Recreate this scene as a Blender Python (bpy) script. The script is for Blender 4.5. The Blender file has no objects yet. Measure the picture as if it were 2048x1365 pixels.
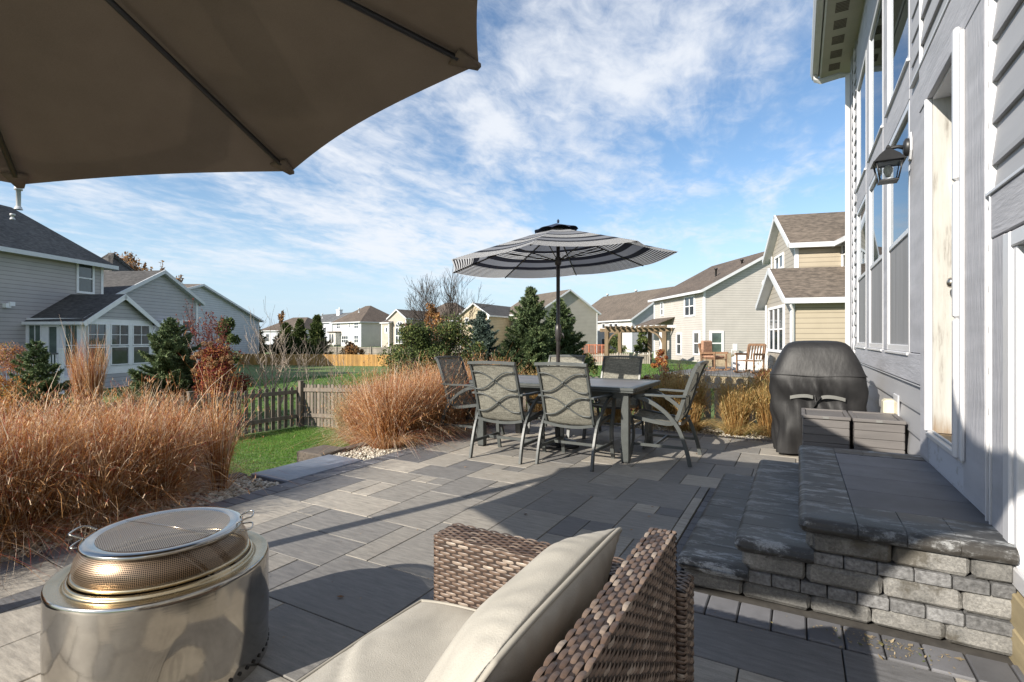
import bpy, math, random
import numpy as np
from mathutils import Vector, Matrix
random.seed(7)
rng = np.random.default_rng(7)
scene = bpy.context.scene
COL = scene.collection
PI = math.pi

# ------------------------------------------------------------------ camera
EYE = 1.2                      # eye height in metres, patio surface at z = 0
TH = math.radians(29.23)       # the house wall runs along +Y; the view is turned 29 degrees to its left
CS, SN = math.cos(TH), math.sin(TH)
F = 1024.0
cam_d = bpy.data.cameras.new("camera")
cam = bpy.data.objects.new("camera", cam_d)
COL.objects.link(cam)
cam.location = (0, 0, EYE)
cam.rotation_euler = (PI / 2, 0, TH)
cam_d.lens = 18.0
cam_d.sensor_width = 36.0
cam_d.shift_y = -0.0022
cam_d.clip_start = 0.05
cam_d.clip_end = 3000
scene.camera = cam

# ------------------------------------------------------------------ light
SUN_EL = math.radians(28)
SUN_TR = Vector((.3547 * math.cos(SUN_EL), .9349 * math.cos(SUN_EL), -math.sin(SUN_EL)))
sun_d = bpy.data.lights.new("sun", 'SUN')
sun_d.energy = 5.0
sun_d.angle = math.radians(0.5)
sun_d.color = (1.0, .93, .82)
sun = bpy.data.objects.new("sun", sun_d)
COL.objects.link(sun)
sun.location = (-8, -20, 14)
sun.rotation_euler = SUN_TR.to_track_quat('-Z', 'Y').to_euler()

world = bpy.data.worlds.new("World")
scene.world = world
world.use_nodes = True
wn, wl = world.node_tree.nodes, world.node_tree.links
wn.clear()
def wnode(t, **kw):
    n = wn.new(t)
    for k, v in kw.items():
        setattr(n, k, v)
    return n
sky = wnode('ShaderNodeTexSky', sky_type='NISHITA', sun_disc=False, sun_elevation=SUN_EL,
            sun_rotation=math.atan2(-.3547, -.9349), air_density=1.0, dust_density=.35, ozone_density=1.6)
tc = wnode('ShaderNodeTexCoord')
sep = wnode('ShaderNodeSeparateXYZ')
wl.new(tc.outputs['Generated'], sep.inputs[0])
def wmath(op, a, b=None, clamp=False):
    n = wnode('ShaderNodeMath', operation=op, use_clamp=clamp)
    for i, x in enumerate((a, b)):
        if x is None: continue
        if isinstance(x, (int, float)): n.inputs[i].default_value = x
        else: wl.new(x, n.inputs[i])
    return n.outputs[0]
zc = wmath('MAXIMUM', sep.outputs[2], 0.0)
zz = wmath('ADD', zc, 0.10)
cx = wmath('DIVIDE', sep.outputs[0], zz)
cy = wmath('DIVIDE', sep.outputs[1], zz)
comb = wnode('ShaderNodeCombineXYZ')
wl.new(cx, comb.inputs[0]); wl.new(cy, comb.inputs[1])
def wnoise(scale, detail, rough, dist, loc, scl=(1, 1, 1), rot=0.0):
    mp = wnode('ShaderNodeMapping')
    mp.inputs['Location'].default_value = loc
    mp.inputs['Rotation'].default_value = (0, 0, rot)
    mp.inputs['Scale'].default_value = scl
    wl.new(comb.outputs[0], mp.inputs[0])
    n = wnode('ShaderNodeTexNoise')
    n.inputs['Scale'].default_value = scale
    n.inputs['Detail'].default_value = detail
    n.inputs['Roughness'].default_value = rough
    n.inputs['Distortion'].default_value = dist
    wl.new(mp.outputs[0], n.inputs[0])
    return n.outputs['Fac']
big = wnoise(.36, 3, .5, .3, (2.4, 1.2, 0))
mid = wnoise(2.3, 9, .60, .4, (0.3, 4.2, 0), (1.0, .55, 1), TH + .5)
fine = wnoise(11, 6, .6, .5, (5.3, 2.2, 0), (1.0, .7, 1), TH)
cv = wmath('ADD', wmath('MULTIPLY', big, .9), wmath('ADD', wmath('MULTIPLY', mid, .75), wmath('MULTIPLY', fine, .30)))
mr = wnode('ShaderNodeMapRange', interpolation_type='SMOOTHSTEP')
mr.inputs['From Min'].default_value = .83
mr.inputs['From Max'].default_value = 1.15
wl.new(cv, mr.inputs[0])
lowfade = wnode('ShaderNodeMapRange', interpolation_type='SMOOTHSTEP')
lowfade.inputs['From Min'].default_value = .03
lowfade.inputs['From Max'].default_value = .17
wl.new(sep.outputs[2], lowfade.inputs[0])
cmask = wmath('MULTIPLY', wmath('MULTIPLY', mr.outputs[0], lowfade.outputs[0]), .92)
hs = wnode('ShaderNodeHueSaturation')
hs.inputs['Saturation'].default_value = 1.10
hs.inputs['Value'].default_value = 1.42
wl.new(sky.outputs[0], hs.inputs['Color'])
cmix = wnode('ShaderNodeMixRGB')
cmix.inputs[2].default_value = (7.3, 7.6, 8.1, 1)
hor = wnode('ShaderNodeMapRange', interpolation_type='SMOOTHSTEP')
hor.inputs['From Min'].default_value = .30; hor.inputs['From Max'].default_value = -.06
wl.new(sep.outputs[2], hor.inputs[0])
hmix = wnode('ShaderNodeMixRGB'); hmix.inputs[2].default_value = (4.7, 6.2, 7.8, 1)
wl.new(hor.outputs[0], hmix.inputs[0]); wl.new(hs.outputs[0], hmix.inputs[1])
wl.new(cmask, cmix.inputs[0]); wl.new(hmix.outputs[0], cmix.inputs[1])
bgn = wnode('ShaderNodeBackground')
bgn.inputs[1].default_value = 0.076
wl.new(cmix.outputs[0], bgn.inputs[0])
wout = wnode('ShaderNodeOutputWorld')
wl.new(bgn.outputs[0], wout.inputs[0])
scene.view_settings.view_transform = 'Standard'
scene.view_settings.look = 'None'
scene.view_settings.gamma = 1
scene.view_settings.exposure = 0.72
scene.cycles.max_bounces = 6
scene.cycles.transparent_max_bounces = 16
scene.cycles.use_denoising = True

# ------------------------------------------------------------------ frame of reference helpers
def C(r, d):
    """right / forward metres from the camera's foot to world x, y"""
    return (r * CS - d * SN, r * SN + d * CS)
def P(px, d):
    return C((px - 1024) / F * d, d)
def Z(py, d):
    return EYE + (678 - py) / F * d
def sstep(a, b, x):
    t = min(1, max(0, (x - a) / (b - a)))
    return t * t * (3 - 2 * t)
def ground(x, y):
    r = x * CS + y * SN
    d = -x * SN + y * CS
    zn = -.3 - .085 * min(6.6, max(0, -x - 4.3))
    if x > -4.3 and y > 6.8: zn = -.3
    dd = max(d, abs(r) * .7, 0)
    zl = float(np.interp(dd, [0, 12, 25, 50, 65, 95, 250], [-.83, -.86, -1.0, -1.45, -.95, -.3, 0]))
    zr = float(np.interp(dd, [0, 8, 20, 60, 250], [-.32, -.34, -.45, -.5, 0]))
    u = r / max(d, 1.0) if d > 0 else (-1 if r < 0 else 1)
    k = sstep(.0, .28, u)
    zf = zl * (1 - k) + zr * k
    t = sstep(9, 14, math.hypot(x, y))
    return zn * (1 - t) + zf * t

# ------------------------------------------------------------------ materials
def nt(name):
    m = bpy.data.materials.new(name)
    m.use_nodes = True
    n, l = m.node_tree.nodes, m.node_tree.links
    n.clear()
    out = n.new('ShaderNodeOutputMaterial')
    b = n.new('ShaderNodeBsdfPrincipled')
    l.new(b.outputs[0], out.inputs[0])
    return m, n, l, b, out
def rgba(c): return (c[0], c[1], c[2], 1)
def mathn(n, l, op, a, b=None, clamp=False):
    x = n.new('ShaderNodeMath'); x.operation = op; x.use_clamp = clamp
    for i, v in enumerate((a, b)):
        if v is None: continue
        if isinstance(v, (int, float)): x.inputs[i].default_value = v
        else: l.new(v, x.inputs[i])
    return x.outputs[0]
def noise(n, l, scale, detail=4, rough=.55, stretch=None, vec=None, rot=0.0):
    if vec is None:
        g = n.new('ShaderNodeNewGeometry'); vec = g.outputs['Position']
    if stretch or rot:
        mp = n.new('ShaderNodeMapping'); mp.inputs['Scale'].default_value = stretch or (1, 1, 1)
        mp.inputs['Rotation'].default_value = (0, 0, rot)
        l.new(vec, mp.inputs[0]); vec = mp.outputs[0]
    t = n.new('ShaderNodeTexNoise')
    t.inputs['Scale'].default_value = scale; t.inputs['Detail'].default_value = detail
    t.inputs['Roughness'].default_value = rough
    l.new(vec, t.inputs[0])
    return t.outputs['Fac']
def ramp(n, l, fac, stops, interp='LINEAR'):
    r = n.new('ShaderNodeValToRGB'); r.color_ramp.interpolation = interp
    e = r.color_ramp.elements
    while len(e) > 1: e.remove(e[-1])
    e[0].position = stops[0][0]; e[0].color = rgba(stops[0][1])
    for p, c in stops[1:]:
        k = e.new(p); k.color = rgba(c)
    l.new(fac, r.inputs[0])
    return r.outputs[0]
def mixc(n, l, fac, a, b, mode='MIX'):
    x = n.new('ShaderNodeMixRGB'); x.blend_type = mode
    for i, v in enumerate((fac, a, b)):
        if isinstance(v, (int, float)): x.inputs[i].default_value = v if i == 0 else (v, v, v, 1)
        elif isinstance(v, tuple): x.inputs[i].default_value = rgba(v)
        else: l.new(v, x.inputs[i])
    return x.outputs[0]
def bump(n, l, b, h, strength=.4, dist=.01):
    x = n.new('ShaderNodeBump'); x.inputs['Strength'].default_value = strength
    x.inputs['Distance'].default_value = dist
    l.new(h, x.inputs['Height']); l.new(x.outputs[0], b.inputs['Normal'])
def attr(n, name='var'):
    a = n.new('ShaderNodeAttribute'); a.attribute_name = name
    return a.outputs['Fac']
def M(name, col, rough=.6, var=.2, scale=6, stretch=None, metal=0, av=0.0, bmp=0, bscale=60, bstretch=None, bdist=.004, spec=None, col2=None):
    m, n, l, b, out = nt(name)
    f = noise(n, l, scale, 5, .6, stretch)
    lo = tuple(c * (1 - var) for c in col); hi = col2 or tuple(min(1, c * (1 + var)) for c in col)
    c = ramp(n, l, f, [(.3, lo), (.7, hi)])
    if av:
        k = mathn(n, l, 'ADD', mathn(n, l, 'MULTIPLY', attr(n), av), 1 - av * .5)
        c = mixc(n, l, 1.0, c, k, 'MULTIPLY')
    l.new(c, b.inputs['Base Color'])
    rr = mathn(n, l, 'ADD', mathn(n, l, 'MULTIPLY', f, .15), rough - .07, True)
    l.new(rr, b.inputs['Roughness'])
    b.inputs['Metallic'].default_value = metal
    if spec is not None: b.inputs['Specular IOR Level'].default_value = spec
    if bmp: bump(n, l, b, noise(n, l, bscale, 4, .6, bstretch), bmp, bdist)
    return m
def foliage(name, stops, trans=.3, rough=.6):
    m, n, l, b, out = nt(name)
    c = ramp(n, l, attr(n), stops)
    l.new(c, b.inputs['Base Color']); b.inputs['Roughness'].default_value = rough
    b.inputs['Specular IOR Level'].default_value = .25
    t = n.new('ShaderNodeBsdfTranslucent'); l.new(c, t.inputs[0])
    mx = n.new('ShaderNodeMixShader'); mx.inputs[0].default_value = trans
    l.new(b.outputs[0], mx.inputs[1]); l.new(t.outputs[0], mx.inputs[2]); l.new(mx.outputs[0], out.inputs[0])
    return m
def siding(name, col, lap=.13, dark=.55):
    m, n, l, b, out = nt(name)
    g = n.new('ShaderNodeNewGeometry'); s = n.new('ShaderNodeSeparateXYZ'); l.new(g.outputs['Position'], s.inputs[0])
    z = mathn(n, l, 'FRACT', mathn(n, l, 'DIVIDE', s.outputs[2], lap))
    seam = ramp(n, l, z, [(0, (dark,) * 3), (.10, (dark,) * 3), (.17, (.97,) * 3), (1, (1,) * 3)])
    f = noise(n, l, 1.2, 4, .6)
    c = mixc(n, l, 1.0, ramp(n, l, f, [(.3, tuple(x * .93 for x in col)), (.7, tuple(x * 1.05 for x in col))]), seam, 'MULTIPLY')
    l.new(c, b.inputs['Base Color']); b.inputs['Roughness'].default_value = .55
    bump(n, l, b, z, .5, .02)
    return m
def shingles(name, col):
    m, n, l, b, out = nt(name)
    g = n.new('ShaderNodeNewGeometry'); s = n.new('ShaderNodeSeparateXYZ'); l.new(g.outputs['Position'], s.inputs[0])
    rows = mathn(n, l, 'FRACT', mathn(n, l, 'DIVIDE', s.outputs[2], .075))
    f1 = noise(n, l, 5, 3, .6, (1, 1, 3.4)); f2 = noise(n, l, .7, 3)
    c = ramp(n, l, mathn(n, l, 'ADD', mathn(n, l, 'MULTIPLY', f1, .7), mathn(n, l, 'MULTIPLY', f2, .3)),
             [(.36, tuple(x * .55 for x in col)), (.5, col), (.64, tuple(x * 1.5 for x in col))])
    c = mixc(n, l, 1.0, c, ramp(n, l, rows, [(0, (.6,) * 3), (.14, (.7,) * 3), (.22, (1,) * 3), (1, (1,) * 3)]), 'MULTIPLY')
    l.new(c, b.inputs['Base Color']); b.inputs['Roughness'].default_value = .9
    bump(n, l, b, f1, .5, .02)
    return m
def glass_dark(name, col=(.03, .035, .04), rough=.04, spec=.8):
    m, n, l, b, out = nt(name)
    f = noise(n, l, 1.4, 3)
    l.new(ramp(n, l, f, [(.35, col), (.65, tuple(min(1, c * 2.2) for c in col))]), b.inputs['Base Color'])
    b.inputs['Roughness'].default_value = rough; b.inputs['Specular IOR Level'].default_value = spec
    return m
def glass_clear(name, refl=1.6, tint=(.8, .86, .85)):
    m, n, l, b, out = nt(name)
    fr = n.new('ShaderNodeFresnel'); fr.inputs[0].default_value = refl
    g = n.new('ShaderNodeBsdfGlossy'); g.inputs['Roughness'].default_value = .01; g.inputs[0].default_value = (.88, .94, 1, 1)
    t = n.new('ShaderNodeBsdfTransparent'); t.inputs[0].default_value = rgba(tint)
    mx = n.new('ShaderNodeMixShader'); l.new(fr.outputs[0], mx.inputs[0]); l.new(t.outputs[0], mx.inputs[1]); l.new(g.outputs[0], mx.inputs[2])
    l.new(mx.outputs[0], out.inputs[0])
    n.remove(b)
    return m

MAT = {}
def setup_materials():
    m = MAT
    m['trim'] = M('white_trim', (.74, .74, .75), .5, .06, 3)
    m['fascia'] = M('fascia', (.58, .59, .61), .45, .06, 3)
    m['gutter'] = M('gutter', (.50, .50, .50), .4, .1, 3)
    m['soffit'] = M('soffit', (.40, .37, .32), .6, .08, 3)
    m['vent'] = M('vent_dark', (.12, .10, .08), .7)
    m['our_siding'] = M('our_siding', (.34, .34, .352), .55, .06, 2.5, (1, .3, 4), bmp=.25, bscale=60, bstretch=(1, .12, 1), bdist=.002)
    m['board'] = M('painted_board', (.385, .385, .41), .7, .14, 7, (1, .2, 1.2), bmp=.8, bscale=55, bstretch=(1, .9, .12), bdist=.006)
    m['board_h'] = M('painted_board_level', (.385, .385, .41), .7, .14, 7, (1, .2, 1.2), bmp=.8, bscale=55, bstretch=(1, .12, .9), bdist=.006)
    m['vinyl'] = M('white_vinyl', (.56, .56, .575), .35, .04, 3)
    # weathered jamb: worn white paint over grain, bare and stained toward the foot
    mm, n, l, b, out = nt('weathered_jamb')
    f = noise(n, l, 26, 6, .65, (1.0, 1, .09)); g = noise(n, l, 5, 4, .6, (1, 1, .5))
    c = ramp(n, l, mathn(n, l, 'ADD', mathn(n, l, 'MULTIPLY', f, .7), mathn(n, l, 'MULTIPLY', g, .3)), [(.36, (.15, .13, .11)), (.46, (.36, .35, .32)), (.7, (.46, .45, .43))])
    geo = n.new('ShaderNodeNewGeometry'); s = n.new('ShaderNodeSeparateXYZ'); l.new(geo.outputs['Position'], s.inputs[0])
    h = mathn(n, l, 'ADD', s.outputs[2], mathn(n, l, 'MULTIPLY', f, .25))
    c = mixc(n, l, ramp(n, l, h, [(.74, (.8,) * 3), (.86, (0,) * 3)]), c, (.20, .13, .07))
    l.new(c, b.inputs['Base Color']); b.inputs['Roughness'].default_value = .7; bump(n, l, b, f, .7, .006)
    m['jamb'] = mm
    mm, n, l, b, out = nt('peeling_board')
    f = noise(n, l, 18, 6, .7, (1, .5, .8)); g = noise(n, l, 3.2, 5, .7)
    geo = n.new('ShaderNodeNewGeometry'); s = n.new('ShaderNodeSeparateXYZ'); l.new(geo.outputs['Position'], s.inputs[0])
    h = mathn(n, l, 'SUBTRACT', mathn(n, l, 'MULTIPLY', g, .5), mathn(n, l, 'MULTIPLY', s.outputs[2], .9))
    c = mixc(n, l, ramp(n, l, h, [(-.22 + .0, (0,) * 3), (.0, (0,) * 3), (.12, (.8,) * 3)]), (.46, .47, .51), (.36, .30, .17))
    c = mixc(n, l, ramp(n, l, f, [(.55, (0,) * 3), (.62, (.5,) * 3)]), c, (.25, .24, .22))
    l.new(c, b.inputs['Base Color']); b.inputs['Roughness'].default_value = .75; bump(n, l, b, f, .5, .006)
    m['peel'] = mm
    m['rough_wood'] = M('treated_lumber', (.33, .27, .16), .75, .3, 9, (1, .15, 1), bmp=.4, bscale=40, bstretch=(1, .1, 1), bdist=.005)
    m['sillwood'] = M('worn_sill', (.25, .18, .10), .6, .35, 9, (1, .15, 1))
    m['brown_strip'] = M('brown_strip', (.07, .035, .025), .5)
    m['door_white'] = M('door_white', (.66, .66, .66), .4, .05)
    m['satin'] = M('satin_nickel', (.50, .45, .38), .28, .05, metal=1)
    m['glass'] = glass_clear('window_glass', 3.6, (.32, .40, .44))
    m['glass2'] = glass_clear('window_glass_pale', 1.9, (.9, .93, .95))
    m['screen'] = M('insect_screen', (.24, .24, .245), .75, .15, 2, (1, 6, .4))
    m['curtain'] = M('curtain', (.55, .56, .50), .8, .15, 5)
    m['room'] = M('room_dark', (.10, .11, .12), .9)
    m['gdark'] = glass_dark('pane_dark')
    m['ggreen'] = glass_dark('pane_greenish', (.05, .07, .06))
    m['gpurple'] = glass_dark('pane_purple', (.05, .02, .07))
    m['black'] = M('black_metal', (.018, .018, .019), .42, .2)
    m['bulb'] = M('frosted_bulb', (.75, .72, .60), .3)
    m['cream'] = M('cream_plastic', (.55, .50, .38), .5, .08)
    # pavers
    mm, n, l, b, out = nt('paver')
    vx = noise(n, l, 10, 7, .72, (.7, 4.6, 1)); sp = noise(n, l, 150, 3, .7); st = noise(n, l, 1.1, 4, .6)
    a = attr(n)
    base = ramp(n, l, a, [(0, (.125, .124, .128)), (.3, (.208, .197, .182)), (.65, (.292, .268, .232)), (1, (.385, .348, .293))])
    k = mathn(n, l, 'ADD', mathn(n, l, 'MULTIPLY', vx, 1.9), mathn(n, l, 'ADD', mathn(n, l, 'MULTIPLY', sp, .5), -.18))
    c = mixc(n, l, 1.0, base, k, 'MULTIPLY')
    c = mixc(n, l, ramp(n, l, st, [(.35, (.0,) * 3), (.7, (.22,) * 3)]), c, (.10, .095, .09))
    l.new(c, b.inputs['Base Color'])
    l.new(ramp(n, l, vx, [(.3, (.55,) * 3), (.7, (.75,) * 3)]), b.inputs['Roughness'])
    bump(n, l, b, mathn(n, l, 'ADD', mathn(n, l, 'MULTIPLY', sp, .6), vx), .35, .003)
    m['paver'] = mm
    m['paver_dark'] = M('border_paver', (.135, .135, .145), .7, .2, 6, av=.5, bmp=.3, bscale=120, bdist=.002)
    m['sand'] = M('joint_sand', (.055, .05, .045), .95, .3, 20)
    # step copings: dark charcoal concrete with damp patches drying out
    mm, n, l, b, out = nt('coping')
    f = noise(n, l, 6.0, 10, .78, (.7, 2.0, .8)); sp = noise(n, l, 140, 3, .7)
    wet = ramp(n, l, f, [(.435, (0,) * 3), (.475, (.8,) * 3), (.52, (1,) * 3)])
    dry = mixc(n, l, 1.0, ramp(n, l, sp, [(.3, (.22, .225, .23)), (.7, (.33, .33, .32))]), mathn(n, l, 'ADD', mathn(n, l, 'MULTIPLY', attr(n), .4), .8), 'MULTIPLY')
    c = mixc(n, l, wet, dry, (.045, .041, .036))
    l.new(c, b.inputs['Base Color']); l.new(mixc(n, l, wet, .75, .48), b.inputs['Roughness'])
    bump(n, l, b, sp, .4, .003)
    m['coping'] = mm
    mm, n, l, b, out = nt('tumbled_block')
    f = noise(n, l, 8, 6, .65); sp = noise(n, l, 95, 4, .75); w = noise(n, l, 3.3, 6, .7)
    c = ramp(n, l, mathn(n, l, 'ADD', mathn(n, l, 'MULTIPLY', f, .5), mathn(n, l, 'MULTIPLY', sp, .5)), [(.33, (.07, .07, .068)), (.5, (.185, .18, .17)), (.68, (.34, .33, .31))])
    c = mixc(n, l, 1.0, c, mathn(n, l, 'ADD', mathn(n, l, 'MULTIPLY', attr(n), .6), .65), 'MULTIPLY')
    c = mixc(n, l, ramp(n, l, w, [(.55, (0,) * 3), (.63, (.85,) * 3)]), c, (.07, .062, .048))
    l.new(c, b.inputs['Base Color']); b.inputs['Roughness'].default_value = .85
    bump(n, l, b, mathn(n, l, 'ADD', sp, f), .8, .006)
    m['block'] = mm
    m['block_small'] = M('small_block', (.14, .14, .142), .85, .5, 60, av=.6, bmp=.9, bscale=90, bdist=.005)
    m['litter'] = foliage('litter', [(0, (.08, .12, .03)), (.2, (.20, .15, .08)), (.7, (.30, .24, .16)), (.97, (.34, .28, .18)), (1, (.50, .42, .08))], 0, .8)
    m['bluestone'] = M('bluestone', (.17, .19, .23), .45, .25, 4, (1, 3, 1), bmp=.3, bscale=50, bdist=.003)
    m['edgestone'] = M('edge_stone', (.12, .10, .08), .85, .35, 7, bmp=.6, bscale=60, bdist=.006)
    m['pebble'] = foliage('pebble', [(0, (.16, .13, .10)), (.3, (.34, .30, .24)), (.65, (.52, .48, .40)), (1, (.68, .65, .58))], 0.0, .7)
    m['soil'] = M('soil', (.085, .068, .05), .95, .4, 15)
    # turf
    mm, n, l, b, out = nt('turf')
    f = noise(n, l, .35, 6, .65); g = noise(n, l, 9, 5, .7)
    c = ramp(n, l, mathn(n, l, 'ADD', mathn(n, l, 'MULTIPLY', f, .5), mathn(n, l, 'MULTIPLY', g, .5)), [(.32, (.035, .07, .014)), (.5, (.085, .14, .028)), (.68, (.17, .20, .06))])
    l.new(c, b.inputs['Base Color']); b.inputs['Roughness'].default_value = .9; bump(n, l, b, g, .8, .03)
    m['turf'] = mm
    m['blade'] = foliage('grass_blade', [(0, (.05, .12, .015)), (.5, (.10, .22, .03)), (.85, (.17, .29, .05)), (1, (.34, .30, .12))], .35)
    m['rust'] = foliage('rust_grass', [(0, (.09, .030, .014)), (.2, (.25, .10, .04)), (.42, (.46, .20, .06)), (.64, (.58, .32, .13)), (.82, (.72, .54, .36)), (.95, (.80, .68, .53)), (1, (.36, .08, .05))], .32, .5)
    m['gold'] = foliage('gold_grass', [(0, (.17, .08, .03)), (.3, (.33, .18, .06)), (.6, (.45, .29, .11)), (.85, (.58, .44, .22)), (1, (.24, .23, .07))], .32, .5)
    m['pale'] = foliage('pale_grass', [(0, (.20, .14, .07)), (.5, (.42, .32, .16)), (1, (.62, .54, .36))], .3)
    m['spruce'] = foliage('spruce', [(0, (.035, .06, .028)), (.5, (.115, .16, .07)), (.85, (.21, .26, .115)), (1, (.33, .32, .15))], .12)
    m['bluespruce'] = foliage('blue_spruce', [(0, (.035, .055, .045)), (.5, (.10, .14, .115)), (1, (.23, .28, .23))], .1)
    m['yew'] = foliage('yew', [(0, (.02, .034, .01)), (.5, (.07, .10, .028)), (.85, (.15, .18, .055)), (1, (.22, .20, .07))], .15)
    m['redleaf'] = foliage('red_leaf', [(0, (.07, .008, .012)), (.5, (.20, .03, .03)), (.8, (.32, .09, .04)), (1, (.42, .20, .07))], .3)
    m['orangeleaf'] = foliage('orange_leaf', [(0, (.22, .07, .02)), (.4, (.46, .18, .04)), (.75, (.60, .34, .12)), (1, (.25, .27, .06))], .35)
    m['pinkleaf'] = foliage('pink_leaf', [(0, (.22, .09, .07)), (.4, (.42, .20, .14)), (.75, (.55, .36, .26)), (1, (.60, .34, .10))], .35)
    m['dryflower'] = foliage('dry_flower', [(0, (.17, .08, .035)), (.5, (.34, .19, .09)), (1, (.50, .33, .18))], .15)
    m['brownleaf'] = foliage('brown_leaf', [(0, (.10, .045, .02)), (.5, (.26, .13, .05)), (1, (.42, .25, .11))], .25)
    m['bark'] = M('bark', (.13, .10, .075), .85, .35, 20, (1, 1, .2), bmp=.4)
    m['twig'] = M('grey_twig', (.36, .29, .23), .85, .3, 20)
    m['redtwig'] = M('red_twig', (.22, .09, .07), .8, .3, 20)
    m['darktwig'] = M('dark_twig', (.07, .055, .045), .85, .3, 20)
    m['fence_wood'] = M('fence_wood', (.15, .125, .10), .85, .35, 9, (1, 1, .12), av=.5, bmp=.5, bscale=50, bstretch=(1, 1, .1), bdist=.004)
    m['fence_grey'] = M('fence_grey_and_sun_tone', (.27, .24, .20), .85, .3, 3, (1, 1, .2), av=.5)  # greyed far fences, and the sunlight tone of the near right section
    m['fence_tan'] = M('fence_tan', (.36, .20, .06), .8, .3, 2, (1, 1, .3), av=.6)
    # chairs and table
    m['frame'] = M('powder_coat', (.062, .068, .066), .42, .12, 12, bmp=.1, bscale=300, bdist=.0006)
    m['tabletop'] = M('table_top', (.15, .14, .135), .42, .3, 5, (.35, 3, 1))
    mm, n, l, b, out = nt('sling')
    g = n.new('ShaderNodeNewGeometry')
    w1 = noise(n, l, 160, 2, .5, (1, 1, .12)); w2 = noise(n, l, 160, 2, .5, (.12, .12, 1)); w3 = noise(n, l, 5, 3)
    k = mathn(n, l, 'ADD', mathn(n, l, 'ADD', w1, w2), mathn(n, l, 'MULTIPLY', w3, .3))
    c = ramp(n, l, mathn(n, l, 'MULTIPLY', k, .5), [(.4, (.12, .115, .095)), (.58, (.24, .23, .19)), (.7, (.35, .34, .28))])
    l.new(c, b.inputs['Base Color']); b.inputs['Roughness'].default_value = .75
    t = n.new('ShaderNodeBsdfTranslucent'); l.new(c, t.inputs[0])
    mx = n.new('ShaderNodeMixShader'); mx.inputs[0].default_value = .35
    l.new(b.outputs[0], mx.inputs[1]); l.new(t.outputs[0], mx.inputs[2]); l.new(mx.outputs[0], out.inputs[0])
    m['sling'] = mm
    # umbrella stripes: woven in rings, attribute var = distance from the peak, 0..1
    mm, n, l, b, out = nt('striped_canvas')
    a = attr(n)
    def W(x): return (.62, .62, .62) if x else (.018, .02, .03)
    st = []
    G = (.24, .25, .28)
    for p, c in [(0, G), (.20, (.6,) * 3), (.225, G), (.26, (.6,) * 3), (.275, W(0)), (.30, G), (.42, W(0)), (.46, None), (.60, W(0)), (.66, G), (.75, W(0)), (.81, None)]:
        st.append((p, c if c else (1, 0, 1)))
    solid = ramp(n, l, a, st, 'CONSTANT')
    fr = mathn(n, l, 'FRACT', mathn(n, l, 'MULTIPLY', a, 44))
    finec = ramp(n, l, fr, [(0, (.016, .018, .026)), (.5, (.75, .75, .75))], 'CONSTANT')
    isf = ramp(n, l, a, [(0, (0,) * 3), (.46, (1,) * 3), (.60, (0,) * 3), (.81, (1,) * 3)], 'CONSTANT')
    c = mixc(n, l, isf, solid, finec)
    l.new(c, b.inputs['Base Color']); b.inputs['Roughness'].default_value = .8
    t = n.new('ShaderNodeBsdfTranslucent'); l.new(c, t.inputs[0])
    mx = n.new('ShaderNodeMixShader'); mx.inputs[0].default_value = .42
    l.new(b.outputs[0], mx.inputs[1]); l.new(t.outputs[0], mx.inputs[2]); l.new(mx.outputs[0], out.inputs[0])
    m['stripes'] = mm
    m['navy'] = M('navy_canvas', (.018, .028, .06), .8)
    mm, n, l, b, out = nt('brown_canvas')
    f = noise(n, l, 3, 4); w = noise(n, l, 300, 2)
    c = ramp(n, l, mathn(n, l, 'ADD', mathn(n, l, 'MULTIPLY', f, .6), mathn(n, l, 'MULTIPLY', w, .4)), [(.35, (.120, .092, .068)), (.65, (.165, .128, .095))])
    l.new(c, b.inputs['Base Color']); b.inputs['Roughness'].default_value = .85; bump(n, l, b, w, .2, .002)
    t = n.new('ShaderNodeBsdfTranslucent'); l.new(c, t.inputs[0])
    mx = n.new('ShaderNodeMixShader'); mx.inputs[0].default_value = .07
    l.new(b.outputs[0], mx.inputs[1]); l.new(t.outputs[0], mx.inputs[2]); l.new(mx.outputs[0], out.inputs[0])
    m['canvas'] = mm
    m['pole'] = M('pole_bronze', (.045, .04, .04), .35, .15, metal=.3)
    # grill cover
    m['cover'] = M('grill_cover', (.015, .0145, .015), .58, .25, 5, bmp=.4, bscale=5, bstretch=(1, 1, .35), bdist=.03)
    m['strap'] = M('reflective_strap', (.17, .17, .16), .5, .1)
    m['bin'] = M('bin_resin', (.125, .115, .11), .6, .2, 8, (.3, 1, 3))
    # stainless steel, brushed round the drum
    mm, n, l, b, out = nt('stainless')
    f = noise(n, l, 60, 4, .6, (.25, .25, 4)); g = noise(n, l, 5, 5, .65)
    l.new(ramp(n, l, g, [(.35, (.38, .355, .32)), (.65, (.52, .49, .44))]), b.inputs['Base Color'])
    b.inputs['Metallic'].default_value = 1
    l.new(mathn(n, l, 'ADD', mathn(n, l, 'MULTIPLY', g, .12), .05), b.inputs['Roughness'])
    b.inputs['Anisotropic'].default_value = .6
    bump(n, l, b, f, .12, .001)
    m['steel'] = mm
    m['steel_heat'] = M('heat_tinted_steel', (.50, .40, .24), .25, .12, 6, metal=1, col2=(.62, .52, .36))
    m['soot'] = M('soot', (.02, .018, .016), .8)
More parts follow.
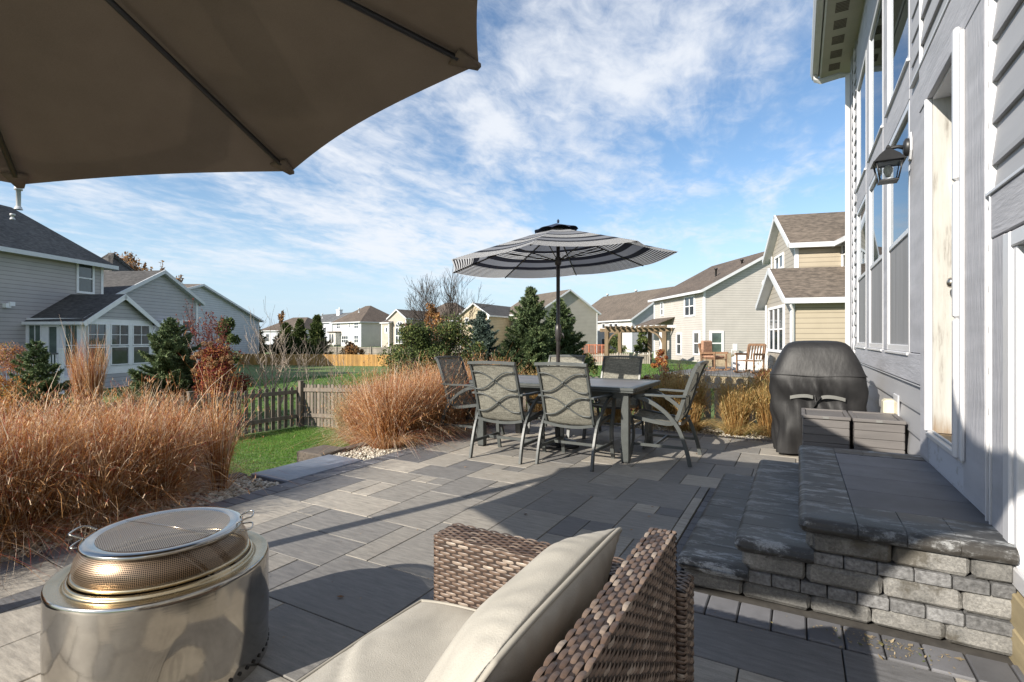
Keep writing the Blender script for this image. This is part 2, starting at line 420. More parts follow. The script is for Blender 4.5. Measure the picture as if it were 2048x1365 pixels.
    def meshmat(name, col, sx):
        mm, n, l, b, out = nt(name)
        uv = n.new('ShaderNodeUVMap'); s = n.new('ShaderNodeSeparateXYZ'); l.new(uv.outputs[0], s.inputs[0])
        a1 = mathn(n, l, 'FRACT', s.outputs[0]); a2 = mathn(n, l, 'FRACT', s.outputs[1])
        w = mathn(n, l, 'MAXIMUM', mathn(n, l, 'LESS_THAN', a1, sx), mathn(n, l, 'LESS_THAN', a2, sx))
        b.inputs['Base Color'].default_value = rgba(col); b.inputs['Metallic'].default_value = .85; b.inputs['Roughness'].default_value = .38
        t = n.new('ShaderNodeBsdfTransparent'); mx = n.new('ShaderNodeMixShader')
        l.new(w, mx.inputs[0]); l.new(t.outputs[0], mx.inputs[1]); l.new(b.outputs[0], mx.inputs[2]); l.new(mx.outputs[0], out.inputs[0])
        return mm
    m['wiremesh'] = meshmat('wire_mesh', (.34, .25, .18), .30)
    m['wiremesh_top'] = meshmat('wire_mesh_top', (.46, .38, .30), .40)
    # loveseat
    mm, n, l, b, out = nt('wicker')
    f = noise(n, l, 120, 3, .6, (.3, 1, 1))
    c = mixc(n, l, 1.0, ramp(n, l, attr(n), [(0, (.028, .019, .015)), (.3, (.070, .044, .032)), (.6, (.128, .085, .062)), (.85, (.20, .148, .115)), (1, (.29, .235, .19))]), mathn(n, l, 'ADD', f, .5), 'MULTIPLY')
    l.new(c, b.inputs['Base Color']); b.inputs['Roughness'].default_value = .42; bump(n, l, b, f, .3, .002)
    m['wicker'] = mm
    m['wicker_dark'] = M('wicker_core', (.030, .018, .013), .6)
    m['cushion'] = M('cushion_cloth', (.40, .378, .335), .88, .13, 7, bmp=.55, bscale=300, bdist=.002)
    m['piping'] = M('cushion_piping', (.33, .31, .27), .85, .1)
    # houses
    for k, c, lap in (('s_grey', (.42, .39, .385), .17), ('s_greyblue', (.43, .42, .445), .18), ('s_white', (.52, .485, .45), .17), ('s_white2', (.60, .57, .545), .2), ('s_beige', (.42, .36, .27), .17), ('s_beige2', (.42, .38, .33), .17),
                      ('s_yellow', (.46, .38, .26), .2), ('s_tan', (.46, .40, .34), .2), ('s_cool', (.50, .52, .56), .2), ('s_warmwhite', (.58, .54, .47), .19)):
        m[k] = siding(k, c, lap)
    for k, c in (('r_brown', (.105, .080, .062)), ('r_grey', (.085, .080, .076)), ('r_tan', (.125, .100, .078)), ('r_dark', (.062, .058, .055)), ('r_slate', (.11, .11, .11))):
        m[k] = shingles(k, c)
    m['pergola'] = M('pergola_wood', (.15, .105, .06), .8, .3, 6, (1, 1, .2))
    m['deckred'] = M('deck_red', (.30, .10, .05), .7, .3, 6)
    m['teak'] = M('teak', (.20, .11, .06), .65, .3, 10)
    m['tarp'] = M('white_cover', (.66, .65, .63), .7, .06, 3)
    m['rustcush'] = M('rust_cushion', (.34, .19, .12), .8, .4, 12)
    m['stone_yel'] = M('yellow_stone', (.25, .20, .13), .85, .35, 7, bmp=.6, bscale=30, bdist=.02)
    m['railing_dark'] = M('railing_dark', (.10, .10, .11), .5)
setup_materials()

# ------------------------------------------------------------------ object helpers
def tag(o, label=None, cat=None, group=None, kind=None):
    if label: o['label'] = label
    if cat: o['category'] = cat
    if group: o['group'] = group
    if kind: o['kind'] = kind
    return o
def thing(name, label, cat, loc=(0, 0, 0), rz=0.0, group=None):
    o = bpy.data.objects.new(name, None)
    o.empty_display_size = .2
    COL.objects.link(o); o.location = loc; o.rotation_euler = (0, 0, rz)
    return tag(o, label, cat, group)
def dup(root, label=None, loc=None, rz=None, group=None, scale=None):
    def cp(o, par):
        c = o.copy(); COL.objects.link(c); c.parent = par
        for ch in o.children: cp(ch, c)
        return c
    r = cp(root, None)
    if loc is not None: r.location = loc
    if rz is not None: r.rotation_euler = (0, 0, rz)
    if label: r['label'] = label
    if group: r['group'] = group
    if scale: r.scale = scale if hasattr(scale, '__len__') else (scale,) * 3
    return r
def root_loc(o):
    while o.parent: o = o.parent
    return Vector(o.location)
def is_local(o):
    while o.parent: o = o.parent
    return o.name in LOCAL
LOCAL = set()
class MB:
    def __init__(s): s.v = []; s.f = []; s.mi = []; s.sm = []; s.c = []
    def add(s, vs, fs, mi=0, smooth=False, var=None):
        o = len(s.v)
        s.v.extend([tuple(p) for p in vs])
        v = random.random() if var is None else var
        for i, f in enumerate(fs):
            s.f.append(tuple(k + o for k in f)); s.mi.append(mi); s.sm.append(smooth)
            s.c.append(v[i] if isinstance(v, (list, tuple)) else v)
    def box(s, a, b, mi=0, var=None):
        x0, y0, z0 = a; x1, y1, z1 = b
        x0, x1 = min(x0, x1), max(x0, x1); y0, y1 = min(y0, y1), max(y0, y1); z0, z1 = min(z0, z1), max(z0, z1)
        s.add([(x0, y0, z0), (x1, y0, z0), (x1, y1, z0), (x0, y1, z0), (x0, y0, z1), (x1, y0, z1), (x1, y1, z1), (x0, y1, z1)],
              [(0, 3, 2, 1), (4, 5, 6, 7), (0, 1, 5, 4), (1, 2, 6, 5), (2, 3, 7, 6), (3, 0, 4, 7)], mi, False, var)
    def cbox(s, a, b, bv=.006, mi=0, var=None, jit=0, M4=None):
        """box with chamfered edges"""
        lo = [min(p, q) for p, q in zip(a, b)]; hi = [max(p, q) for p, q in zip(a, b)]
        bv = min(bv, *[(h - l) * .45 for l, h in zip(lo, hi)])
        vs = []; idx = {}
        for ax in range(3):
            for sx in (0, 1):
                for sy in (0, 1):
                    for sz in (0, 1):
                        sg = (sx, sy, sz); p = []
                        for k in range(3):
                            e = hi[k] if sg[k] else lo[k]
                            p.append(e if k == ax else e + (-bv if sg[k] else bv))
                        if jit: p = [q + random.uniform(-jit, jit) for q in p]
                        idx[(ax, sg)] = len(vs)
                        vs.append(tuple(M4 @ Vector(p)) if M4 is not None else tuple(p))
        fs = []
        for ax in range(3):
            o1, o2 = [k for k in range(3) if k != ax]
            for sd in (0, 1):
                q = []
                for s1, s2 in ((0, 0), (1, 0), (1, 1), (0, 1)):
                    g = [0, 0, 0]; g[ax] = sd; g[o1] = s1; g[o2] = s2
                    q.append(idx[(ax, tuple(g))])
                fs.append(tuple(q))
        for k in range(3):           # edges along axis k
            o1, o2 = [j for j in range(3) if j != k]
            for s1 in (0, 1):
                for s2 in (0, 1):
                    def g(ax, sk):
                        t = [0, 0, 0]; t[k] = sk; t[o1] = s1; t[o2] = s2
                        return idx[(ax, tuple(t))]
                    fs.append((g(o1, 0), g(o1, 1), g(o2, 1), g(o2, 0)))
        for sx in (0, 1):
            for sy in (0, 1):
                for sz in (0, 1):
                    fs.append(tuple(idx[(ax, (sx, sy, sz))] for ax in range(3)))
        s.add(vs, fs, mi, False, var)
    def obox(s, o, ax, ay, az, r0, r1, r2, mi=0, var=None):
        """oriented box: o + ax*r0.. etc, r = (lo, hi)"""
        o, ax, ay, az = Vector(o), Vector(ax), Vector(ay), Vector(az)
        vs = [o + ax * r0[i] + ay * r1[j] + az * r2[k] for k in (0, 1) for j in (0, 1) for i in (0, 1)]
        s.add(vs, [(0, 2, 3, 1), (4, 5, 7, 6), (0, 1, 5, 4), (1, 3, 7, 5), (3, 2, 6, 7), (2, 0, 4, 6)], mi, False, var)
    def tube(s, pts, r, n=8, mi=0, var=None, cap=True, smooth=True, r2=None, up=None, rect=False):
        """sweep along pts; r float or list; rect: r = half width (side), r2 = half height"""
        pts = [Vector(p) for p in pts]; m = len(pts)
        rs = r if hasattr(r, '__len__') else [r] * m
        vs = []; U = Vector(up) if up is not None else None
        prev = None
        for i, p in enumerate(pts):
            t = (pts[min(i + 1, m - 1)] - pts[max(i - 1, 0)])
            t = t.normalized() if t.length > 1e-9 else Vector((0, 0, 1))
            if U is not None: a = U.cross(t)
            else:
                ref = prev if prev is not None else (Vector((0, 0, 1)) if abs(t.z) < .9 else Vector((1, 0, 0)))
                a = ref.cross(t) if prev is None else (prev - t * prev.dot(t)).cross(t) * -1
                if prev is not None: a = t.cross(prev - t * prev.dot(t)) * -1
            if a.length < 1e-6: a = Vector((1, 0, 0))
            a.normalize(); b = t.cross(a).normalized()
            prev = b if U is None else None
            if rect:
                for sx, sy in ((-1, -1), (1, -1), (1, 1), (-1, 1)):
                    vs.append(p + a * rs[i] * sx + b * r2 * sy)
            else:
                for k in range(n):
                    w = 2 * PI * k / n
                    vs.append(p + a * math.cos(w) * rs[i] + b * math.sin(w) * rs[i])
        nn = 4 if rect else n
        fs = [(i * nn + k, i * nn + (k + 1) % nn, (i + 1) * nn + (k + 1) % nn, (i + 1) * nn + k) for i in range(m - 1) for k in range(nn)]
        if cap: fs += [tuple(reversed(range(nn))), tuple((m - 1) * nn + k for k in range(nn))]
        s.add(vs, fs, mi, smooth and not rect, random.random() if var is None else var)
    def lathe(s, prof, c=(0, 0, 0), n=48, mi=0, smooth=True, var=.5, closed=False):
        vs = [(c[0] + r * math.cos(2 * PI * k / n), c[1] + r * math.sin(2 * PI * k / n), c[2] + z) for r, z in prof for k in range(n)]
        m = len(prof)
        fs = [(i * n + k, i * n + (k + 1) % n, (i + 1) * n + (k + 1) % n, (i + 1) * n + k) for i in range(m - 1) for k in range(n)]
        s.add(vs, fs, mi, smooth, var)
    def prism(s, pts, off, mi=0, side=None, var=None):
        """planar polygon pts extruded by vector off; top gets mi, the rest side"""
        n = len(pts); off = Vector(off)
        vs = [Vector(p) for p in pts] + [Vector(p) + off for p in pts]
        v = random.random() if var is None else var
        s.add(vs, [tuple(range(n))], mi, False, v)
        s.add(vs, [tuple(reversed(range(n, 2 * n)))] + [(i, i + n, (i + 1) % n + n, (i + 1) % n) for i in range(n)], mi if side is None else side, False, v)
    def build(s, name, mats, parent=None, loc=None, mod=None):
        if not isinstance(mats, (list, tuple)): mats = [mats]
        me = bpy.data.meshes.new(name)
        off = Vector((0, 0, 0))
        if loc is not None: off = Vector(loc)
        elif parent is not None and not is_local(parent): off = root_loc(parent)
        vs = [(p[0] - off[0], p[1] - off[1], p[2] - off[2]) for p in s.v]
        me.from_pydata(vs, [], s.f)
        for m in mats: me.materials.append(MAT[m])
        me.polygons.foreach_set('material_index', s.mi)
        me.polygons.foreach_set('use_smooth', s.sm)
        a = me.attributes.new('var', 'FLOAT', 'FACE'); a.data.foreach_set('value', s.c)
        me.update()
        o = bpy.data.objects.new(name, me); COL.objects.link(o)
        if parent is not None: o.parent = parent
        elif loc is not None: o.location = loc
        if mod == 'bevel':
            b = o.modifiers.new('bevel', 'BEVEL'); b.width = .004; b.segments = 2
        return o
def np_mesh(name, V, Fc, mat, var, parent=None, loc=(0, 0, 0), smooth=False, mi=None):
    V = np.asarray(V, np.float32); Fc = np.asarray(Fc, np.int32); k = Fc.shape[1]
    if parent is not None: off = (0, 0, 0)
    else: off = loc
    me = bpy.data.meshes.new(name)
    me.vertices.add(len(V)); me.vertices.foreach_set('co', (V - np.array(off, np.float32)).ravel())
    me.loops.add(Fc.size); me.loops.foreach_set('vertex_index', Fc.ravel())
    me.polygons.add(len(Fc)); me.polygons.foreach_set('loop_start', np.arange(0, Fc.size, k, dtype=np.int32))
    try: me.polygons.foreach_set('loop_total', np.full(len(Fc), k, np.int32))
    except Exception: pass
    me.polygons.foreach_set('use_smooth', np.full(len(Fc), smooth))
    for m in (mat if isinstance(mat, (list, tuple)) else [mat]): me.materials.append(MAT[m])
    a = me.attributes.new('var', 'FLOAT', 'FACE'); a.data.foreach_set('value', np.clip(np.asarray(var, np.float32), 0, 1))
    me.update(calc_edges=True); me.validate()
    o = bpy.data.objects.new(name, me); COL.objects.link(o)
    if parent is not None: o.parent = parent
    else: o.location = loc
    return o

# ================================================================== SETTING
def make_terrain():
    def axis(n, near, far):
        t = np.linspace(-1, 1, n)
        return np.sign(t) * (near * np.abs(t) + (far - near) * np.abs(t) ** 5)
    xs = axis(181, 60, 1400) - 3; ys = axis(181, 60, 1400) + 8
    V = []; 
    for y in ys:
        for x in xs:
            z = ground(x, y)
            # keep the sheet under the patio and beds
            if -4.35 < x < 8 and y < 7.6: z = min(z, -.30)
            V.append((x, y, z))
    n = len(xs)
    i = np.arange((n - 1) * (n - 1)); r, c = i // (n - 1), i % (n - 1)
    a = r * n + c
    Fc = np.stack([a, a + 1, a + n + 1, a + n], 1)
    o = np_mesh('ground', V, Fc, 'turf', np.full(len(Fc), .5), smooth=True)
    tag(o, kind='structure')
make_terrain()

def make_patio():
    # ashlar of slabs on a 0.17 m module, real joints
    u = .168
    x0, x1, y0, y1 = -3.55, .73, -2.0, 6.62
    nx, ny = int(round((x1 - x0) / u)) + 1, int((y1 - y0) / u) + 1
    occ = np.zeros((nx, ny), bool)
    mb = MB(); R = random.Random(12)
    sizes = [((2, 3), 8), ((2, 4), 7), ((2, 2), 4), ((1, 3), 3), ((1, 2), 3), ((3, 4), 4), ((4, 3), 2), ((4, 2), 4), ((3, 2), 3)]
    def hole(xa, xb, ya, yb):    # under the steps and their border
        return xa >= -.74 and ya >= 2.37 and yb <= 4.9
    for i in range(nx):
        for j in range(ny):
            if occ[i, j]: continue
            pool = [s for s, w in sizes for _ in range(w)]; R.shuffle(pool)
            pool += [(1, 1)]
            for w, h in pool:
                if i + w <= nx and j + h <= ny and not occ[i:i + w, j:j + h].any():
                    occ[i:i + w, j:j + h] = True
                    xa, xb = x0 + i * u, min(x0 + (i + w) * u, x1)
                    ya, yb = y0 + j * u, y0 + (j + h) * u
                    if xb - xa < .03: break
                    if xb > -.626 and yb > 2.358 and ya < 4.365:      # meets the steps
                        if xa < -.645 and not (ya < 2.3 or yb > 4.5): xb = -.626
                        elif ya < 2.3 and yb < 4.3:
                            if xa < -.645 and yb > 2.5:
                                mb.cbox((xa + .003, 2.36, -.05), (-.629, yb - .003, 0), .002, 0, .3)
                            yb = 2.354
                        elif yb > 4.40: ya = 4.37
                        else: break
                    if yb - ya < .03 or xb - xa < .02: break
                    g = .0028; dz = R.uniform(-.0015, .0015)
                    mb.cbox((xa + g, ya + g, -.05), (xb - g, yb - g, dz), .0022, 0, R.random())
                    break
    o = mb.build('patio', 'paver'); tag(o, kind='structure')
    # sand bed
    mb = MB(); mb.box((-3.74, -2.1, -.16), (.74, 6.83, -.014)); o = mb.build('patio_bed', 'sand'); tag(o, kind='structure')
    # soldier-course borders: along the garden side, the far side, and round the steps
    mb = MB(); y = -2.0
    while y < 6.8:
        mb.cbox((-3.735, y + .003, -.05), (-3.556, y + .112, .001), .005); y += .115
    x = -3.55
    while x < .70:
        mb.cbox((x + .003, 6.64, -.05), (x + .112, 6.81, .001), .005); x += .115
    x = -.62
    while x < .70:
        mb.cbox((x + .003, 2.366, -.05), (min(x + .127, .725), 2.545, .003), .005); x += .13
    y = 2.56
    while y < 4.3:
        mb.cbox((-.618, y + .003, -.05), (-.53, y + .127, .003), .005); y += .13
    o = mb.build('patio_border', 'paver_dark'); tag(o, kind='structure')
make_patio()

def make_beds():
    mb = MB()
    mb.box((-4.32, -2.0, -.34), (-3.745, 7.75, -.035)); mb.box((-3.75, 6.84, -.34), (.73, 7.75, -.036))
    o = mb.build('garden_bed', 'soil'); tag(o, kind='structure')
    # pebbles: crushed octahedra with random squash
    base = np.array([(1, 0, 0), (0, 1, 0), (-1, 0, 0), (0, -1, 0), (0, 0, 1), (0, 0, -1),
                     (.72, .72, 0), (-.72, .72, 0), (-.72, -.72, 0), (.72, -.72, 0)])
    # ring of 8 + top + bottom
    ring = [0, 6, 1, 7, 2, 8, 3, 9]
    ft = [(ring[k], ring[(k + 1) % 8], 4) for k in range(8)] + [(ring[(k + 1) % 8], ring[k], 5) for k in range(8)]
    ft = np.array(ft)
    pts = []
    def scatter(n, x0, x1, y0, y1):
        for _ in range(n): pts.append((random.uniform(x0, x1), random.uniform(y0, y1)))
    scatter(4200, -4.26, -3.75, .2, 2.8); scatter(4200, -4.26, -3.75, 3.72, 6.85); scatter(5200, -3.9, .70, 6.84, 7.6)
    n = len(pts); V = np.zeros((n, 10, 3)); var = np.zeros((n, 16))
    for k, (x, y) in enumerate(pts):
        s = random.uniform(.009, .021); q = np.array([s * random.uniform(.9, 1.5), s * random.uniform(.7, 1.1), s * random.uniform(.5, .8)])
        b = base * (1 + .18 * (rng.random((10, 1)) - .5)) * q
        a = random.uniform(0, PI); ca, sa = math.cos(a), math.sin(a); t = random.uniform(-.4, .4)
        x2 = b[:, 0] * ca - b[:, 1] * sa; y2 = b[:, 0] * sa + b[:, 1] * ca; z2 = b[:, 2] + b[:, 0] * t
        V[k, :, 0] = x2 + x; V[k, :, 1] = y2 + y; V[k, :, 2] = z2 - .035 + q[2] * .8 + random.uniform(0, .012)
        var[k] = min(1, max(0, random.gauss(.55, .25)))
    Fc = (np.arange(n)[:, None, None] * 10 + ft[None]).reshape(-1, 3)
    o = np_mesh('gravel', V.reshape(-1, 3), Fc, 'pebble', var.ravel(), smooth=True)
    tag(o, 'pale mixed pebbles filling the garden beds round the patio', 'gravel', kind='stuff')
    # edging stones
    def edge(name, label, segs):
        t = thing(name, label, 'garden edging', segs[0][0])
        for a, b in segs:
            m = MB(); m.cbox(a, b, .015, jit=.004); m.build('edging_block', 'edgestone', t)
    ys = [(-1.2, -.5), (-.5, .2), (.2, .9), (.9, 1.55), (1.56, 2.2), (2.21, 2.84)]
    edge('garden_edging', 'dark low block edging between the left gravel bed and the lawn', [((-4.40, a, -.42), (-4.27, b - .008, .0 + random.uniform(-.006, .01))) for a, b in ys])
    ys = [(3.98, 4.6), (4.61, 5.2), (5.21, 5.9), (5.91, 6.6), (6.61, 7.3)]
    edge('garden_edging', 'brown block edging beyond the bluestone step, behind the middle grasses', [((-4.62, 3.60, -.40), (-4.25, 3.965, .02))] + [((-4.40, a, -.42), (-4.27, b - .008, .01)) for a, b in ys])
    m = MB(); m.cbox((-4.24, 2.83, -.10), (-3.745, 3.70, .006), .008)
    m.cbox((-4.58, 2.85, -.30), (-4.245, 3.58, -.13), .008)
    tag(m.build('stone_step', 'bluestone', loc=(-4, 3.3, -.1)), 'blue-grey slab step leading from the patio down to the lawn', 'stone step')
make_beds()

# ------------------------------------------------------------------ steps by the door
def block_course(mb, kind, z0, z1, x0, x1, y, depth, R, front=True):
    x = x0; L = (.22, .31) if kind == 0 else (.10, .125)
    while x < x1 - .02:
        w = R.uniform(*L); xe = x + w
        if x1 - xe < .07: xe = x1
        j = R.uniform(-.006, .006) if kind == 0 else R.uniform(-.002, .002)
        mb.cbox((x + .002, y + j, z0 + .002), (xe - .002, y + depth, z1 - .002), .014 if kind == 0 else .004, kind, R.random(), jit=.003 if kind == 0 else .0008)
        x = xe
def make_steps():
    t = thing('stone_steps', 'three grey block steps with dark bullnose treads climbing to the house door', 'steps', (.1, 3.4, 0))
    R = random.Random(3)
    LV = [(.145, -.52), (.283, -.262), (.42, .0)]        # top z, left edge
    y0, y1 = 2.56, 4.36
    mb = MB()
    H = [.0, .075, .13, .215, .270, .355]
    kinds = [0, 1, 0, 1, 0]
    for k in range(5):
        # left end of each course follows the stepped profile
        xl = -.47 if H[k + 1] < .08 else (-.21 if H[k + 1] < .22 else .045)
        block_course(mb, kinds[k], H[k], H[k + 1], xl, .716, y0 + .035, .12, R)
        if k == 0:
            pass
    # side faces (left side of every riser)
    for (zt, xl), zb in zip(LV, (0, .145, .283)):
        y = y0 + .04
        while y < y1 - .05:
            w = R.uniform(.2, .3); ye = min(y + w, y1 - .02)
            mb.cbox((xl + .03, y + .002, zb + .002), (xl + .14, ye - .002, zt - .067), .012, 0, R.random(), jit=.002); y = ye
    mb.box((-.36, y0 + .15, 0), (.71, y1 - .05, .07), 2); mb.box((-.10, y0 + .15, .07), (.71, y1 - .05, .2), 2); mb.box((.16, y0 + .15, .2), (.71, y1 - .05, .35), 2)
    # far face
    block_course(mb, 0, 0, .35, .05, .716, y1 - .12, .09, R)
    mb.build('block_wall', ['block', 'block_small', 'sand'], t)
    # bullnose copings
    def bull(mb, xa, xb, ya, yb, zt, h, left, front, back=False, var=0):
        """one coping stone with rounded nose on the left and/or front side"""
        r = h * .5; nseg = 5
        px = [xa] ; 
        def samples(lo, hi, rl, rh):
            out = []
            if rl:
                for k in range(nseg): out.append(lo + r - r * math.cos(PI / 2 * k / nseg))
                out.append(lo + r)
            else: out.append(lo)
            if rh:
                for k in range(nseg + 1): out.append(hi - r + r * math.sin(PI / 2 * k / nseg))
            else: out.append(hi)
            return out
        X = samples(xa, xb, left, False); Y = samples(ya, yb, front, back)
        def hh(x, y):
            dx = max(0, xa + r - x) if left else 0
            dy = max(0, ya + r - y) if front else 0
            if back: dy = max(dy, max(0, y - (yb - r)))
            d = min(1, math.hypot(dx, dy) / r)
            return r * math.sqrt(max(0, 1 - d * d))
        vs = []; fs = []
        nX, nY = len(X), len(Y); zc = zt - r
        for sg in (1, -1):
            for y in Y:
                for x in X:
                    # keep rounded plan corner
                    xx, yy = x, y
                    if left and front:
                        dx, dy = xa + r - x, ya + r - y
                        if dx > 0 and dy > 0 and math.hypot(dx, dy) > r:
                            q = r / math.hypot(dx, dy); xx = xa + r - dx * q; yy = ya + r - dy * q
                    vs.append((xx, yy, zc + sg * hh(xx, yy)))
        o2 = nX * nY
        for j in range(nY - 1):
            for i in range(nX - 1):
                a = j * nX + i
                fs.append((a, a + 1, a + nX + 1, a + nX)); fs.append((o2 + a + nX, o2 + a + nX + 1, o2 + a + 1, o2 + a))
        for i in range(nX - 1):
            for j in (0, nY - 1):
                a = j * nX + i; fs.append((a, a + 1, o2 + a + 1, o2 + a))
        for j in range(nY - 1):
            for i in (0, nX - 1):
                a = j * nX + i; fs.append((a, a + nX, o2 + a + nX, o2 + a))
        mb.add(vs, fs, 0, True, var)
    h = .066
    for n_, (zt, xl) in enumerate(LV[:2]):
        mb = MB(); y = y0
        k = 0
        while y < y1 - .02:
            ye = min(y + .225, y1)
            bull(mb, xl, xl + .32, y + (.0 if k == 0 else .0015), ye - .0015, zt, h, True, k == 0, ye >= y1 - .01, R.random()); y = ye; k += 1
        mb.build('tread', 'coping', t)
    mb = MB(); zt = .42; y = y0
    k = 0
    while y < y1 - .02:       # left row
        ye = min(y + .30, y1)
        bull(mb, 0, .215, y + (.0 if k == 0 else .0015), ye - .0015, zt, h, True, k == 0, ye >= y1 - .01, R.random()); y = ye; k += 1
    x = .218
    while x < .70:            # front row
        xe = min(x + .165, .722); bull(mb, x, xe - .003, y0, y0 + .30, zt, h, False, True, False, R.random())
        bull(mb, x, xe - .003, y1 - .215, y1, zt, h, False, False, True, R.random()); x = xe
    mb.build('landing_edge', 'coping', t)
    mb = MB(); y = y0 + .303
    while y < y1 - .22:
        ye = min(y + .318, y1 - .218); mb.cbox((.218, y, .36), (.722, ye - .003, zt - .001), .003, 0, R.random()); y = ye
    mb.build('landing_slab', 'paver_dark', t)
make_steps()
def make_litter():
    n = 170; x = rng.normal(.28, .12, n); y = 2.50 - np.abs(rng.normal(0, .07, n)); C_ = np.stack([x, y, np.full(n, .008)], 1)
    u = rng.normal(size=(n, 3)); u[:, 2] *= .25; u /= np.linalg.norm(u, axis=1, keepdims=True); v = np.cross(u, [0, 0, 1.]); s_ = rng.uniform(.002, .009, n)[:, None] * np.where(rng.random(n) < .1, 2.2, 1)[:, None]
    V = np.stack([C_ - u * s_, C_ + v * s_ * .5, C_ + u * s_, C_ - v * s_ * .5], 1).reshape(-1, 3)
    o = np_mesh('plant_litter', V, np.arange(n * 4).reshape(n, 4), 'litter', rng.random(n)); tag(o, 'scatter of small leaves and seeds on the paving at the foot of the steps', 'litter', kind='stuff')
    n = 420; x = rng.uniform(-3.5, -.1, n); y = rng.uniform(.8, 6.5, n); C_ = np.stack([x, y, np.full(n, .007)], 1)
    u = rng.normal(size=(n, 3)); u[:, 2] *= .2; u /= np.linalg.norm(u, axis=1, keepdims=True); v = np.cross(u, [0, 0, 1.]); s_ = rng.uniform(.0015, .006, n)[:, None] * np.where(rng.random(n) < .06, 3.5, 1)[:, None]
    V = np.stack([C_ - u * s_, C_ + v * s_ * .6, C_ + u * s_, C_ - v * s_ * .6], 1).reshape(-1, 3)
    o = np_mesh('leaf_litter', V, np.arange(n * 4).reshape(n, 4), 'brownleaf', rng.random(n)); tag(o, 'sparse dry leaf bits and grit scattered over the paving', 'litter', kind='stuff')
make_litter()

